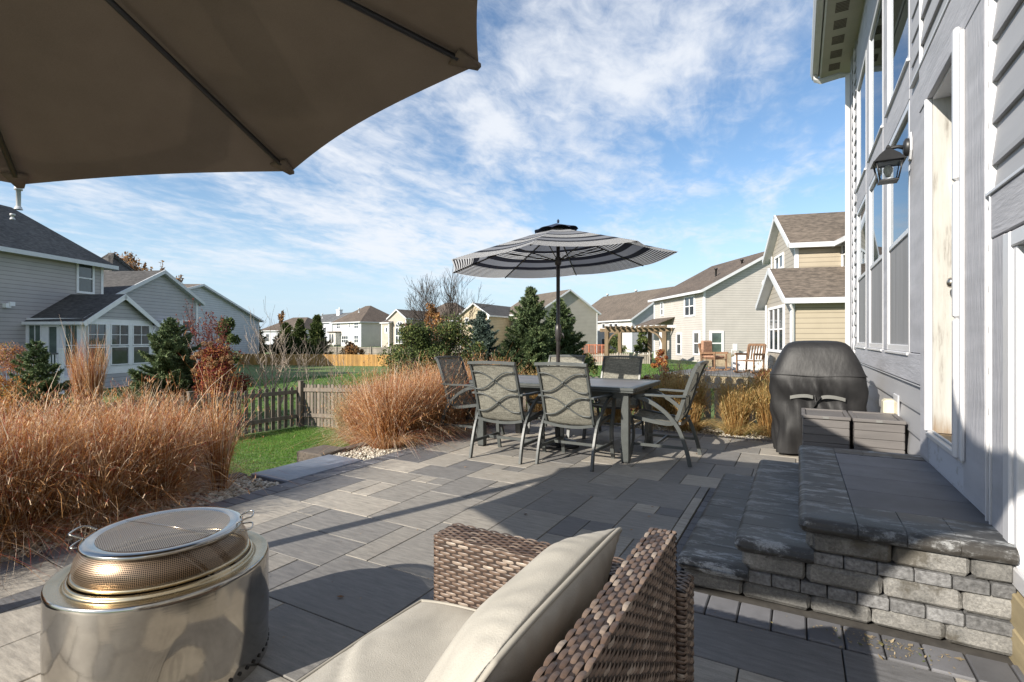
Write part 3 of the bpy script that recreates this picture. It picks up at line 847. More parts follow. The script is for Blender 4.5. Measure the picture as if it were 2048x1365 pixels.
# ================================================================== OUR HOUSE (wall plane x = 0.73)
XW = .73
def Yw(px):
    u = (px - 1024) / F; d = XW / (u * CS - SN)
    return d * (u * SN + CS)
def make_our_house():
    t = thing('grey_house', 'near grey lap-sided house wall with tall windows and a recessed doorway above the stone steps', 'house', (2.5, 4, 0))
    # shell behind the cladding: wall core with openings left free
    YE = 9.46
    wins = [(7.545, 8.66), (6.115, 7.26), (4.745, 5.855)]
    rows = [(1.10, 2.97), (3.28, 4.72)]
    holes = [(a, b, z0, z1) for a, b in wins for z0, z1 in rows] + [(3.27, 4.07, .60, 2.70), (1.35, 2.70, .27, 1.62)]
    ys = sorted({-3.0, YE} | {h[0] for h in holes} | {h[1] for h in holes})
    core = MB()
    for ya, yb in zip(ys[:-1], ys[1:]):
        zs = [(-.3, 5.6)]
        cut = sorted([(h[2], h[3]) for h in holes if h[0] <= ya + 1e-6 and h[1] >= yb - 1e-6])
        z = -.3
        for c0, c1 in cut:
            core.box((XW + .005, ya, z), (XW + .13, yb, c0)); z = c1
        core.box((XW + .005, ya, z), (XW + .13, yb, 5.6))
    core.box((XW + .13, -3.0, -.3), (6.5, -2.85, 5.6)); core.box((XW + .13, YE - .12, -.3), (6.5, YE, 5.6)); core.box((6.4, -2.85, -.3), (6.5, YE - .12, 5.6))
    core.build('wall', 'board', t)
    # lap siding as real courses, in strips
    lap = .175
    def laps(mb, ya, yb, za, zb):
        k0 = math.floor((za - .0) / lap); z = k0 * lap
        while z < zb:
            a, b = max(z, za), min(z + lap, zb)
            if b - a > .01:
                f0 = (a - z) / lap; f1 = (b - z) / lap
                x0 = XW - .022 + .018 * f0; x1 = XW - .022 + .018 * f1
                xm = XW - .022 + .018 * (f0 + (f1 - f0) * .12) - .002
                zm = a + (b - a) * .12
                vs = [(XW - .002, ya, a + .001), (x0, ya, a), (xm, ya, zm), (x1, ya, b), (XW - .002, yb, a + .001), (x0, yb, a), (xm, yb, zm), (x1, yb, b)]
                mb.add(vs, [(0, 1, 5, 4), (1, 2, 6, 5), (2, 3, 7, 6), (0, 3, 2, 1), (4, 5, 6, 7)], 0, False)
            z += lap
    mb = MB()
    laps(mb, 4.10, 8.98, -.05, .885)
    laps(mb, 8.74, 9.30, .89, 5.45)
    laps(mb, 3.00, 4.62, 3.0, 5.45)
    laps(mb, -3.0, 2.905, 1.80, 5.45)
    laps(mb, 2.86, 2.905, .25, 1.80)
    mb.build('siding', 'our_siding', t)
    # painted boards
    mb = MB()
    def bd(ya, yb, za, zb, o=.02, mi=0): mb.cbox((XW - o, ya, za), (XW + .01, yb, zb), .003, mi)
    bd(9.31, 9.48, -.2, 5.5, .028)                       # corner board
    bd(8.662, 8.73, 1.10, 5.3, .012)
    for ya, yb in ((7.262, 7.543), (5.857, 6.113)): bd(ya, yb, 1.10, 5.3, .010)
    bd(4.30, 4.743, 1.10, 5.3, .012)                      # beside the first window
    bd(4.07, 4.297, .44, 2.98, .024)                     # door casing, far side
    bd(2.94, 3.265, .44, 3.0, .026)                      # door casing, near side
    bd(4.10, 8.73, .89, 1.095, .022, 1)                  # sill board
    for ya, yb in wins: bd(ya, yb, 2.975, 3.275, .014, 1); bd(ya, yb, 4.73, 5.3, .014, 1)
    bd(2.94, 4.297, 2.70, 2.985, .030, 1)                # head board over the door
    bd(1.2, 2.855, 1.62, 1.80, .026, 1); bd(2.705, 2.85, .25, 1.615, .024)
    mb.build('trim_board', ['board', 'board_h'], t)
    mb = MB()
    for ya, yb in ((8.98, 9.30), (2.905, 2.935), (2.99, 3.0), (2.855, 2.862)): mb.cbox((XW - .03, ya + .001, 3.0 if ya in (2.99,) else -.05 if ya == 8.98 else .25), (XW - .001, ya + .012, 5.45), .002)
    mb.build('channel_trim', 'vinyl', t); mb = MB()
    mb.cbox((XW - .034, 1.2, 1.803), (XW - .0, 2.90, 1.82), .003); mb.build('channel_trim', 'vinyl', t); mb = MB(); mb.cbox((XW - .036, 2.94, 2.99), (XW, 4.6, 3.01), .003)
    mb.build('channel_trim', 'vinyl', t); mb = MB()
    mb.cbox((XW - .028, 4.30, 3.0), (XW, 4.315, 5.4), .002)
    mb.build('channel_trim', 'vinyl', t)
    # board below the door, the worn one
    mb = MB(); mb.cbox((XW - .012, 2.94, .30), (XW + .004, 4.10, .435), .002); mb.cbox((XW - .020, 2.95, .437), (XW + .012, 4.085, .598), .003)
    mb.build('kick_board', 'peel', t)
    mb = MB(); mb.cbox((XW - .03, 1.2, -.02), (XW + .002, 2.86, .115), .006); mb.cbox((XW - .03, 1.2, .12), (XW + .002, 2.86, .245), .006)
    mb.build('base_board', 'rough_wood', t)
    # windows
    def window(ya, yb, z0, z1, mid=None, screen=False):
        w = MB(); f = .052; x0, x1 = XW - .014, XW + .06
        w.cbox((x0, ya, z0), (x1, ya + f, z1), .004); w.cbox((x0, yb - f, z0), (x1, yb, z1), .004)
        w.cbox((x0 + .001, ya + f, z0), (x1, yb - f, z0 + f), .004); w.cbox((x0 + .001, ya + f, z1 - f), (x1, yb - f, z1), .004)
        w.cbox((x0 - .02, ya - .01, z0 - .025), (x1, yb + .01, z0 - .002), .004)
        if mid: w.cbox((x0 + .006, ya + f, mid - .022), (x1, yb - f, mid + .022), .004)
        o = w.build('window', 'vinyl', t)
        g = MB(); g.box((XW + .008, ya + f, (mid or z0) + .02), (XW + .011, yb - f, z1 - f)); g.build('pane', 'glass', o)
        if mid:
            g = MB(); g.box((XW + .032, ya + f, z0 + f), (XW + .036, yb - f, mid)); g.build('pane', 'glass', o)
            if screen:
                g = MB(); g.box((XW + .004, ya + f, z0 + f), (XW + .006, yb - f, mid - .02)); g.build('insect_screen', 'screen', o)
        # curtain hanging inside
        n = 60; vs = []; zt = z1 - .05
        for k in range(n + 1):
            y = yb - .04 - (yb - ya) * .30 * k / n; x = XW + .17 + .025 * math.sin(k * .9) + .01 * math.sin(k * 2.3)
            vs += [(x, y, z0 + .02), (x, y, zt)]
        c = MB(); c.add(vs, [(2 * k, 2 * k + 2, 2 * k + 3, 2 * k + 1) for k in range(n)], 0, True)
        c.build('curtain', 'curtain', o)
        return o
    for ya, yb in wins:
        window(ya, yb, 1.10, 2.97, 2.02, True); window(ya, yb, 3.28, 4.72)
    w = MB(); x0, x1 = XW - .03, XW + .05
    w.cbox((x0, 2.63, .27), (x1, 2.70, 1.61), .005); w.cbox((x0 + .004, 1.35, .27), (x1, 2.63, .34), .005); w.cbox((x0 + .004, 1.35, 1.55), (x1, 2.63, 1.61), .005)
    w.cbox((x0 + .012, 2.59, .34), (x1, 2.63, 1.55), .004); w.cbox((x0 + .004, 1.35, .34), (x1, 1.42, 1.55), .005)
    o = w.build('window', 'vinyl', t)
    g = MB(); g.box((XW + .01, 1.42, .34), (XW + .014, 2.59, 1.55)); g.build('pane', 'glass2', o)
    g = MB(); g.box((XW + .10, 1.30, .24), (XW + .11, 2.75, 1.65)); g.build('blind', 'curtain', o)
    # rooms behind the glass
    g = MB()
    g.box((XW + 1.6, 4.2, .9), (XW + 1.62, 8.9, 5.2)); g.box((XW + .14, 4.2, .85), (XW + 1.6, 8.9, .88)); g.box((XW + .14, 4.2, 5.25), (XW + 1.6, 8.9, 5.27))
    g.box((XW + .14, 4.17, .9), (XW + 1.6, 4.19, 5.2)); g.box((XW + .14, 8.92, .9), (XW + 1.6, 8.94, 5.2))
    g.build('room_wall', 'room', t)
    # doorway
    d = MB()
    d.cbox((XW + .0, 4.055, .615), (XW + .118, 4.069, 2.70), .002); d.build('door_jamb', 'jamb', t)
    d = MB(); d.cbox((XW - .002, 3.272, 2.685), (XW + .118, 4.054, 2.699), .002); d.cbox((XW + .03, 3.262, .62), (XW + .118, 3.272, 2.68), .002); d.build('door_head', 'vinyl', t)
    d = MB(); d.cbox((XW + .004, 3.275, .585), (XW + .12, 4.053, .612), .004); d.build('door_sill', 'sillwood', t)
    d = MB(); d.cbox((XW - .035, 3.262, .590), (XW + .003, 4.07, .618), .004); d.cbox((XW - .008, 3.275, .619), (XW + .003, 4.05, .632), .002); d.build('sill_nosing', 'gutter', t)
    d = MB(); d.cbox((XW + .118, 4.03, .615), (XW + .150, 4.054, 2.69), .002); d.cbox((XW + .119, 3.275, 2.66), (XW + .150, 4.03, 2.69), .002); d.build('weatherstrip', 'brown_strip', t)
    d = MB(); d.cbox((XW + .125, 3.28, .62), (XW + .165, 4.028, 2.655), .003)
    for z0, z1 in ((.80, 1.35), (1.5, 2.5)):
        d.cbox((XW + .118, 3.42, z0), (XW + .124, 3.90, z1), .003)
    dr = d.build('door', 'door_white', t)
    k = MB(); cx, cy, cz = XW + .125, 3.945, 1.535
    def kx(prof, cy, cz):     # lathe about the x axis, pointing out of the door
        n = 24; vs = []
        for r, x in prof:
            for q in range(n): vs.append((XW + .12 - x, cy + r * math.cos(2 * PI * q / n), cz + r * math.sin(2 * PI * q / n)))
        k.add(vs, [(i * n + q, i * n + (q + 1) % n, (i + 1) * n + (q + 1) % n, (i + 1) * n + q) for i in range(len(prof) - 1) for q in range(n)], 0, True)
    kx([(0, .006), (.034, .006), (.036, .001), (.034, .010), (.015, .014), (.012, .030), (.020, .038), (.030, .050), (.031, .062), (.024, .072), (.010, .077), (0, .078)], cy, cz)
    k.build('door_knob', 'satin', dr); k = MB()
    kx([(0, .02), (.028, .016), (.03, .004), (.028, -.001)], cy, 1.70)
    k.build('deadbolt', 'satin', dr)
    d = MB()         # white retractable screen housing on the near side of the opening
    for a, b in ((.605, 1.30), (1.302, 1.98), (1.982, 2.74)): d.cbox((XW - .062, 3.268, a), (XW - .028, 3.318, b), .012)
    d.cbox((XW - .028, 3.262, .605), (XW + .02, 3.30, 2.74), .004); d.cbox((XW - .045, 3.225, .605), (XW - .027, 3.262, 2.70), .005)
    d.cbox((XW - .04, 4.064, .625), (XW + .0, 4.082, 2.70), .004)
    d.build('screen_track', 'vinyl', t)
    # eaves
    XE, YEE = .30, 9.90
    ze = 5.50
    s = MB(); s.box((XE + .02, -3.4, ze), (XW + .02, YEE - .02, ze + .02)); s.build('soffit', 'soffit', t)
    for i in range(14):
        y = 9.55 - .42 * i
        v = MB()
        for q in range(7): v.box((XE + .12, y - .11 + q * .034, ze - .006), (XE + .27, y - .095 + q * .034, ze + .001))
        v.build('soffit_vent', 'vent', t)
    g = MB(); pr = [(0, 0), (.02, -.055), (.10, -.055), (.125, .02), (.13, .075), (.12, .078), (.112, .02), (.09, -.045), (.03, -.045), (.012, 0), (.012, .075), (0, .075)]
    def gutter(y0, y1):
        n = len(pr); vs = [(XE - p[0], y, ze + .06 + p[1]) for y in (y0, y1) for p in pr]
        g.add(vs, [(i, (i + 1) % n, n + (i + 1) % n, n + i) for i in range(n)] + [tuple(range(n)), tuple(range(n, 2 * n))], 0, False)
    gutter(-3.4, YEE)
    g.tube([(XE - .06, 9.72, ze + .03), (XE - .06, 9.72, ze - .07), (XE + .02, 9.66, ze - .14), (XW - .16, 9.54, ze - .16), (XW - .05, 9.51, ze - .2), (XW - .05, 9.51, -.1)], .035, rect=True, r2=.028)
    g.build('gutter', 'gutter', t)
    f = MB(); f.box((XE, -3.4, ze - .01), (XE + .022, YEE, ze + .17)); f.box((XE + .022, YEE - .022, ze - .01), (3.6, YEE, ze + .05)); f.build('fascia', 'fascia', t)
    r = MB(); r.prism([(XE - .03, -3.5, ze + .16), (XE - .03, YEE + .03, ze + .16), (3.6, YEE + .03, ze + 1.9), (3.6, -3.5, ze + 1.9)], (0, 0, -.03)); r.prism([(6.95, -3.5, ze + .16), (6.95, YEE + .03, ze + .16), (3.61, YEE + .03, ze + 1.9), (3.61, -3.5, ze + 1.9)], (0, 0, -.03)); r.build('roof', 'r_brown', t)
    g = MB(); g.add([(XW + .1, YE, 5.6), (6.4, YE, 5.6), (3.6, YE, ze + 1.86)], [(0, 1, 2)]); g.build('gable', 'our_siding', t)
    # wall lantern
    lx, ly, lz = XW - .16, 4.72, 2.50
    L = thing('wall_lantern', 'black carriage lantern with clear panes on the wall left of the doorway', 'wall lamp', (XW, 4.68, 2.6))
    b = MB(); n = 8
    vs = [(XW - .016 - (i * .012), 4.68 + .075 * (1 - .1 * i) * math.cos(2 * PI * k / n + PI / 8), 2.60 + .11 * (1 - .1 * i) * math.sin(2 * PI * k / n + PI / 8)) for i in (0, 1) for k in range(n)]
    b.add(vs, [(k, (k + 1) % n, n + (k + 1) % n, n + k) for k in range(n)] + [tuple(range(n, 2 * n)), tuple(range(n))]); b.build('mounting_block', 'vinyl', L)
    b = MB()
    n = 20
    vs = [(XW - .03 - x, 4.68 + r * math.cos(2 * PI * k / n), 2.60 + r * 1.25 * math.sin(2 * PI * k / n)) for r, x in ((.052, 0), (.052, .018), (.035, .03), (0, .034)) for k in range(n)]
    b.add(vs, [(i * n + k, i * n + (k + 1) % n, (i + 1) * n + (k + 1) % n, (i + 1) * n + k) for i in range(3) for k in range(n)], 0, True)
    b.tube([(XW - .05, 4.68, 2.60), (XW - .09, 4.68, 2.615), (XW - .13, 4.68, 2.612), (lx, 4.68, 2.60)], [.016, .014, .012, .012], 8)
    b.build('bracket', 'black', L)
    lx = XW - .15; ly = 4.68
    def fr(mb, w0, z0, w1, z1, rr=.006):
        for sx, sy in ((-1, -1), (1, -1), (1, 1), (-1, 1)):
            mb.tube([(lx + sx * w0, ly + sy * w0, z0), (lx + sx * w1, ly + sy * w1, z1)], rr, 5)
        for w, z in ((w0, z0), (w1, z1)):
            c = [(lx - w, ly - w, z), (lx + w, ly - w, z), (lx + w, ly + w, z), (lx - w, ly + w, z)]
            for i in range(4): mb.tube([c[i], c[(i + 1) % 4]], rr, 5)
    b = MB(); fr(b, .055, 2.37, .078, 2.50); b.box((lx - .06, ly - .06, 2.362), (lx + .06, ly + .06, 2.368)); b.build('cage', 'black', L)
    b = MB()
    prof = [(.100, 2.502), (.088, 2.515), (.062, 2.555), (.035, 2.585), (.02, 2.60), (.012, 2.605), (.016, 2.615), (.010, 2.63), (.002, 2.64)]
    vs = [(lx + sx * w, ly + sy * w, z) for w, z in prof for sx, sy in ((-1, -1), (1, -1), (1, 1), (-1, 1))]
    b.add(vs, [(i * 4 + k, i * 4 + (k + 1) % 4, i * 4 + 4 + (k + 1) % 4, i * 4 + 4 + k) for i in range(len(prof) - 1) for k in range(4)] + [(0, 1, 2, 3)]); b.build('cap', 'black', L)
    b = MB()
    c0 = [(lx + sx * .054, ly + sy * .054, 2.372) for sx, sy in ((-1, -1), (1, -1), (1, 1), (-1, 1))]; c1 = [(lx + sx * .076, ly + sy * .076, 2.498) for sx, sy in ((-1, -1), (1, -1), (1, 1), (-1, 1))]
    b.add(c0 + c1, [(k, (k + 1) % 4, 4 + (k + 1) % 4, 4 + k) for k in range(4)]); b.build('glass_pane', 'glass2', L)
    b = MB(); b.lathe([(0, .045), (.018, .042), (.030, .02), (.030, 0), (.02, -.02), (.014, -.04), (0, -.041)][::-1], (lx, ly, 2.44), 20); b.build('bulb', 'bulb', L)
    # outlet cover
    o = thing('outdoor_outlet', 'cream weatherproof outlet box on the siding beside the covered grill', 'outlet box', (XW, 5.25, .62))
    b = MB(); b.cbox((XW - .03, 5.13, .50), (XW - .018, 5.36, .74), .004); b.build('mounting_plate', 'vinyl', o)
    b = MB(); b.cbox((XW - .12, 5.16, .53), (XW - .03, 5.32, .70), .02); b.build('cover_box', 'cream', o)
make_our_house()

# ================================================================== FURNITURE
def catmull(pts, n=6):
    pts = [Vector(p) for p in pts]; out = []
    for i in range(len(pts) - 1):
        p0 = pts[max(i - 1, 0)]; p1 = pts[i]; p2 = pts[i + 1]; p3 = pts[min(i + 2, len(pts) - 1)]
        for k in range(n):
            t = k / n
            out.append(.5 * ((2 * p1) + (p2 - p0) * t + (2 * p0 - 5 * p1 + 4 * p2 - p3) * t * t + (3 * p1 - p0 - 3 * p2 + p3) * t ** 3))
    out.append(pts[-1]); return out
def make_chair():
    t = thing('sling_chair', 'x', 'chair', group='sling chairs round the dining table'); LOCAL.add(t.name)
    back = [(-.375, .955), (-.345, .90), (-.285, .74), (-.235, .58), (-.19, .44), (-.14, .385), (-.02, .385), (.14, .41), (.27, .425), (.305, .405)]
    for s in (-1, 1):
        m = MB(); m.tube(catmull([(s * .245, y, z) for y, z in back], 5), .011, rect=True, r2=.017, up=(s, 0, 0) if False else None)
        m.build('side_rail', 'frame', t)
        m = MB(); m.tube(catmull([(s * .262, -.275, .655), (s * .285, -.12, .652), (s * .292, .08, .655), (s * .288, .22, .640), (s * .28, .275, .600)], 5), .024, rect=True, r2=.009); m.build('armrest', 'frame', t)
        m = MB(); m.tube(catmull([(s * .28, .275, .600), (s * .277, .265, .48), (s * .272, .225, .32), (s * .27, .235, .15), (s * .272, .27, .0)], 5), .011, rect=True, r2=.018); m.build('leg', 'frame', t)
        m = MB(); m.tube(catmull([(s * .29, .215, .635), (s * .289, .08, .60), (s * .286, -.08, .50), (s * .282, -.20, .36), (s * .28, -.275, .17), (s * .282, -.315, .0)], 5), .011, rect=True, r2=.018); m.build('leg', 'frame', t)
        m = MB(); m.tube([(s * .272, -.27, .165), (s * .271, .235, .165)], .008, rect=True, r2=.014); m.build('stretcher', 'frame', t)
    m = MB(); m.tube([(-.27, .02, .165), (.27, .02, .165)], .008, rect=True, r2=.013); m.build('stretcher', 'frame', t)
    m = MB(); m.tube(catmull([(-.262, -.385, .962), (-.13, -.39, .968), (0, -.392, .970), (.13, -.39, .968), (.262, -.385, .962)], 4), .017, rect=True, r2=.014)
    m.build('top_rail', 'frame', t)
    m = MB(); m.tube(catmull([(-.255, -.215, .395), (-.13, -.20, .37), (0, -.195, .362), (.13, -.20, .37), (.255, -.215, .395)], 4), .011, rect=True, r2=.013)
    m.build('cross_rail', 'frame', t); m = MB(); m.tube([(-.25, .29, .40), (.25, .29, .40)], .012, 8); m.build('front_bar', 'frame', t)
    # sling cloth, one sheet from the top rail to the seat's front
    path = catmull([(0, y, z) for y, z in back], 6)
    def sheet(name, a, b):
        w = 9; vs = []; pp = path[a:b]
        for p in pp:
            for k in range(w):
                u = -1 + 2 * k / (w - 1); sag = .014 * (1 - u * u)
                vs.append((u * .238, p.y - (sag if p.z > .44 else 0), p.z - (sag if p.z <= .44 else 0)))
        m_ = MB(); m_.add(vs, [(i * w + k, i * w + k + 1, (i + 1) * w + k + 1, (i + 1) * w + k) for i in range(len(pp) - 1) for k in range(w - 1)], 0, True)
        return m_.build(name, 'sling', t)
    sheet('back_sling', 1, 26); sheet('seat_sling', 25, len(path) - 2)
    # crossing wave rods behind the back
    def yb(z): return float(np.interp(z, [p[1] for p in reversed(back[:6])], [p[0] for p in reversed(back[:6])])) - .028
    m = MB()
    for z0 in (.79, .565):
        for sg in (1, -1):
            m.tube([(x, yb(z0 + sg * dz) - (.006 if sg > 0 else 0), z0 + sg * dz) for x in np.linspace(-.238, .238, 25) for dz in [.084 * math.sin(x / .238 * PI / 2) + .016 * math.sin(x / .238 * PI)]], .0072, 6)
        m.lathe([(0, -.014), (.012, -.012), (.012, .012), (0, .014)], (0, yb(z0) - .004, z0), 8)
    m.build('back_scroll', 'frame', t)
    return t
chair = make_chair()
seats = [((-2.61, 4.62), 0.02, 'near-side sling chair with its back to the viewer, left of its twin'),
         ((-1.90, 4.71), -.03, 'near-side sling chair with its back to the viewer, right of its twin'),
         ((-1.20, 5.28), PI / 2, 'grey sling chair in profile at the right end of the table'),
         ((-3.50, 5.28), -PI / 2, 'grey sling chair at the left end of the table, next to the middle grasses'),
         ((-2.72, 6.02), PI + .02, 'grey sling chair on the far side of the table, directly behind the umbrella pole'),
         ((-1.97, 6.04), PI - .02, 'grey sling chair on the far side of the table, right of the umbrella pole')]
for i, ((x, y), rz, lab) in enumerate(seats):
    if i == 0:
        chair.location = (x, y, 0); chair.rotation_euler = (0, 0, rz); chair['label'] = lab
    else: dup(chair, lab, (x, y, 0), rz)

def make_table():
    t = thing('dining_table', 'grey metal patio dining table with slatted top under the striped umbrella', 'table', (-2.28, 5.29, 0))
    x0, x1, y0, y1 = -3.21, -1.35, 4.75, 5.84
    m = MB()
    m.cbox((x0 + .07, y0 + .09, .70), (x1 - .07, y1 - .09, .729), .003)
    m.build('top_panel', 'tabletop', t)
    m = MB()
    for a, b, zz in (((x0, y0), (x1, y0 + .088), 0), ((x0, y1 - .088), (x1, y1), 0), ((x0, y0 + .09), (x0 + .068, y1 - .09), 0), ((x1 - .068, y0 + .09), (x1, y1 - .09), 0)):
        m.cbox((a[0], a[1], .702), (b[0], b[1], .734), .006)
        m.cbox((a[0] + .006, a[1] + .006, .684), (b[0] - .006, b[1] - .006, .701), .004)
    m.build('top_rim', 'frame', t)
    m = MB(); 
    m.box((x0 + .09, y0 + .09, .62), (x1 - .09, y0 + .11, .684)); m.box((x0 + .09, y1 - .11, .62), (x1 - .09, y1 - .09, .684)); m.box((x0 + .09, y0 + .11, .62), (x0 + .11, y1 - .11, .684)); m.box((x1 - .11, y0 + .11, .62), (x1 - .09, y1 - .11, .684)); m.build('apron', 'frame', t)
    for x in (x0 + .07, x1 - .145):
        for y in (y0 + .07, y1 - .145):
            m = MB(); m.cbox((x, y, .012), (x + .075, y + .075, .683), .004); lg = m.build('leg', 'frame', t)
            m = MB(); m.cbox((x + .004, y + .004, 0), (x + .071, y + .071, .011), .003); m.build('foot_cap', 'black', lg)
make_table()

def canopy_mesh(mb, apex, corners, sag=.04, scallop=.05, nr=14, ns=10, valley=.0, mi=0, rv=None, r_in=0.0, smooth=True):
    """eight cloth panels between the ribs; edges bow inward; var = distance from the peak"""
    n = len(corners); cen = sum(corners, Vector()) / n
    for k in range(n):
        A, B = corners[k], corners[(k + 1) % n]
        vs = []; fs = []; va = []
        for i in range(nr + 1):
            t = r_in + (1 - r_in) * i / nr
            for j in range(ns + 1):
                s = j / ns
                e = A.lerp(B, s)
                e = e + (cen - e).normalized() * (scallop * 4 * s * (1 - s)) * (t ** 2)
                p = apex.lerp(e, t)
                inw = (cen - apex).normalized()
                p = p + inw * (valley * 4 * s * (1 - s) * t) 
                vs.append(p)
        for i in range(nr):
            for j in range(ns):
                a = i * (ns + 1) + j
                fs.append((a, a + 1, a + ns + 2, a + ns + 1)); va.append(r_in + (1 - r_in) * (i + .5) / nr)
        mb.add(vs, fs, mi, smooth, va)
def plane_frame(n_):
    n_ = n_.normalized(); a = Vector((1, 0, 0)) - n_ * n_.x; a.normalize(); return n_, a, n_.cross(a)

def make_striped_umbrella():
    px, py = -2.36, 5.28
    t = thing('market_umbrella', 'navy and white striped patio umbrella open above the dining table', 'umbrella', (px, py, 0))
    n_, a, b = plane_frame(Vector((-.045, -.025, 1)))
    c0 = Vector((px, py, 2.055)); R = 1.29
    ph = math.radians(13)
    cor = [c0 + a * R * math.cos(ph + k * PI / 4) + b * R * math.sin(ph + k * PI / 4) for k in range(8)]
    apex = c0 + n_ * .40
    m = MB(); canopy_mesh(m, apex, cor, scallop=.03, nr=176, ns=8, valley=.03); o = m.build('canopy', 'stripes', t)
    m = MB(); c2 = [apex + n_ * .030 + (c - apex) * .19 for c in cor]; canopy_mesh(m, apex + n_ * .045, c2, scallop=-.02, nr=6, ns=8, valley=-.02)
    m.build('vent_flap', 'navy', t)
    hub = c0 + n_ * .05 + Vector((0, 0, -.03))
    for k in range(8):
        m = MB(); e = apex.lerp(cor[k], .985); off = n_ * -.012
        m.tube([apex + off * 2, e + off], .008, 6); m.build('rib', 'pole', t)
        m = MB(); m.tube([hub, apex.lerp(cor[k], .52) - n_ * .015], .006, 6); m.build('strut', 'pole', t)
    m = MB(); m.tube([(px, py, .06), (px, py, 2.46)], .021, 16); m.build('pole', 'pole', t)
    m = MB(); m.lathe([(.022, 0), (.035, .01), (.038, .06), (.03, .09), (.022, .10)], (px, py, hub.z - .05), 16); m.build('hub', 'pole', t)
    m = MB(); m.lathe([(.022, 0), (.028, .01), (.034, .06), (.036, .12), (.030, .18), (.022, .19)], (px, py, 1.17), 16)
    m.tube([(px + .03, py - .01, 1.26), (px + .07, py - .03, 1.26), (px + .085, py - .035, 1.21)], .007, 8); m.build('crank', 'pole', t)
    m = MB(); m.lathe([(.04, .20), (.035, .10), (.10, .075), (.22, .045), (.25, .02), (.25, 0)], (px, py, 0), 8, smooth=False); m.build('base', 'black', t)
    m = MB(); m.lathe([(.0, 0), (.012, .005), (.014, .03), (0, .05)], (px, py, apex.z + .045), 12); m.build('finial', 'navy', t)
make_striped_umbrella()

def make_brown_umbrella():
    t = thing('cantilever_umbrella', 'large taupe canvas umbrella tilted over the foreground, its underside seen', 'umbrella', (-3.47, -.14, 0))
    A = Vector((-2.338, 1.793, 2.085)); B = Vector((-3.223, .981, 1.931)); E = Vector((-1.119, 1.727, 2.299)); O = Vector((-1.868, .258, 2.577))
    n_ = (B - A).cross(E - A); n_ = n_ if n_.z > 0 else -n_; n_.normalize()
    h = .27 * 1.608; c0 = O - n_ * h
    u = (A - c0); u = (u - n_ * u.dot(n_)); R = u.length; u.normalize(); w = n_.cross(u)
    sg = 1 if (B - c0).dot(w) > 0 else -1
    cor = [c0 + (u * math.cos(k * PI / 4) + w * sg * math.sin(k * PI / 4)) * R for k in range(8)]
    cor[0] = A; cor[1] = B; cor[7] = E
    m = MB(); canopy_mesh(m, O, cor, scallop=.085, nr=16, ns=16, valley=.02); o = m.build('canopy', 'canvas', t)
    for k in range(8):
        m = MB(); m.tube([O - n_ * .05, O.lerp(cor[k], .94) - n_ * .022], .0115, 10); r = m.build('rib', 'black', t)
        m = MB(); d = (cor[k] - O); p = O.lerp(cor[k], .93) - n_ * .020; q = cor[k] - n_ * .004; sd = d.cross(n_).normalized() * .045
        m.add([p - sd, p + sd, q + sd * .35, q - sd * .35, p - sd - n_ * .010, p + sd - n_ * .010, q + sd * .3 - n_ * .014, q - sd * .3 - n_ * .014], [(4, 5, 6, 7), (0, 1, 5, 4), (1, 2, 6, 5), (2, 3, 7, 6), (3, 0, 4, 7)], 0, True)
        m.build('rib_pocket', 'canvas', t)
    m = MB(); m.lathe([(.0, .03), (.06, .02), (.06, -.05), (.03, -.09), (0, -.09)], tuple(O - n_ * .02), 16); m.build('hub', 'black', t)
    m = MB(); m.cbox((-3.51, -.18, .08), (-3.43, -.10, 2.72), .012); m.build('pole', 'black', t)
    m = MB(); m.tube([(-3.47, -.14, 2.66), (-3.0, -.03, 2.92), (-2.4, .12, 2.97), tuple(O + n_ * .22), tuple(O)], .022, rect=True, r2=.03); m.build('arm', 'black', t)
    m = MB(); m.cbox((-3.97, -.17, 0), (-2.97, -.11, .05), .01); m.cbox((-3.50, -.64, .001), (-3.44, .36, .051), .01); m.cbox((-3.9, -.57, .052), (-3.04, .29, .12), .03); m.build('base', 'black', t)
make_brown_umbrella()

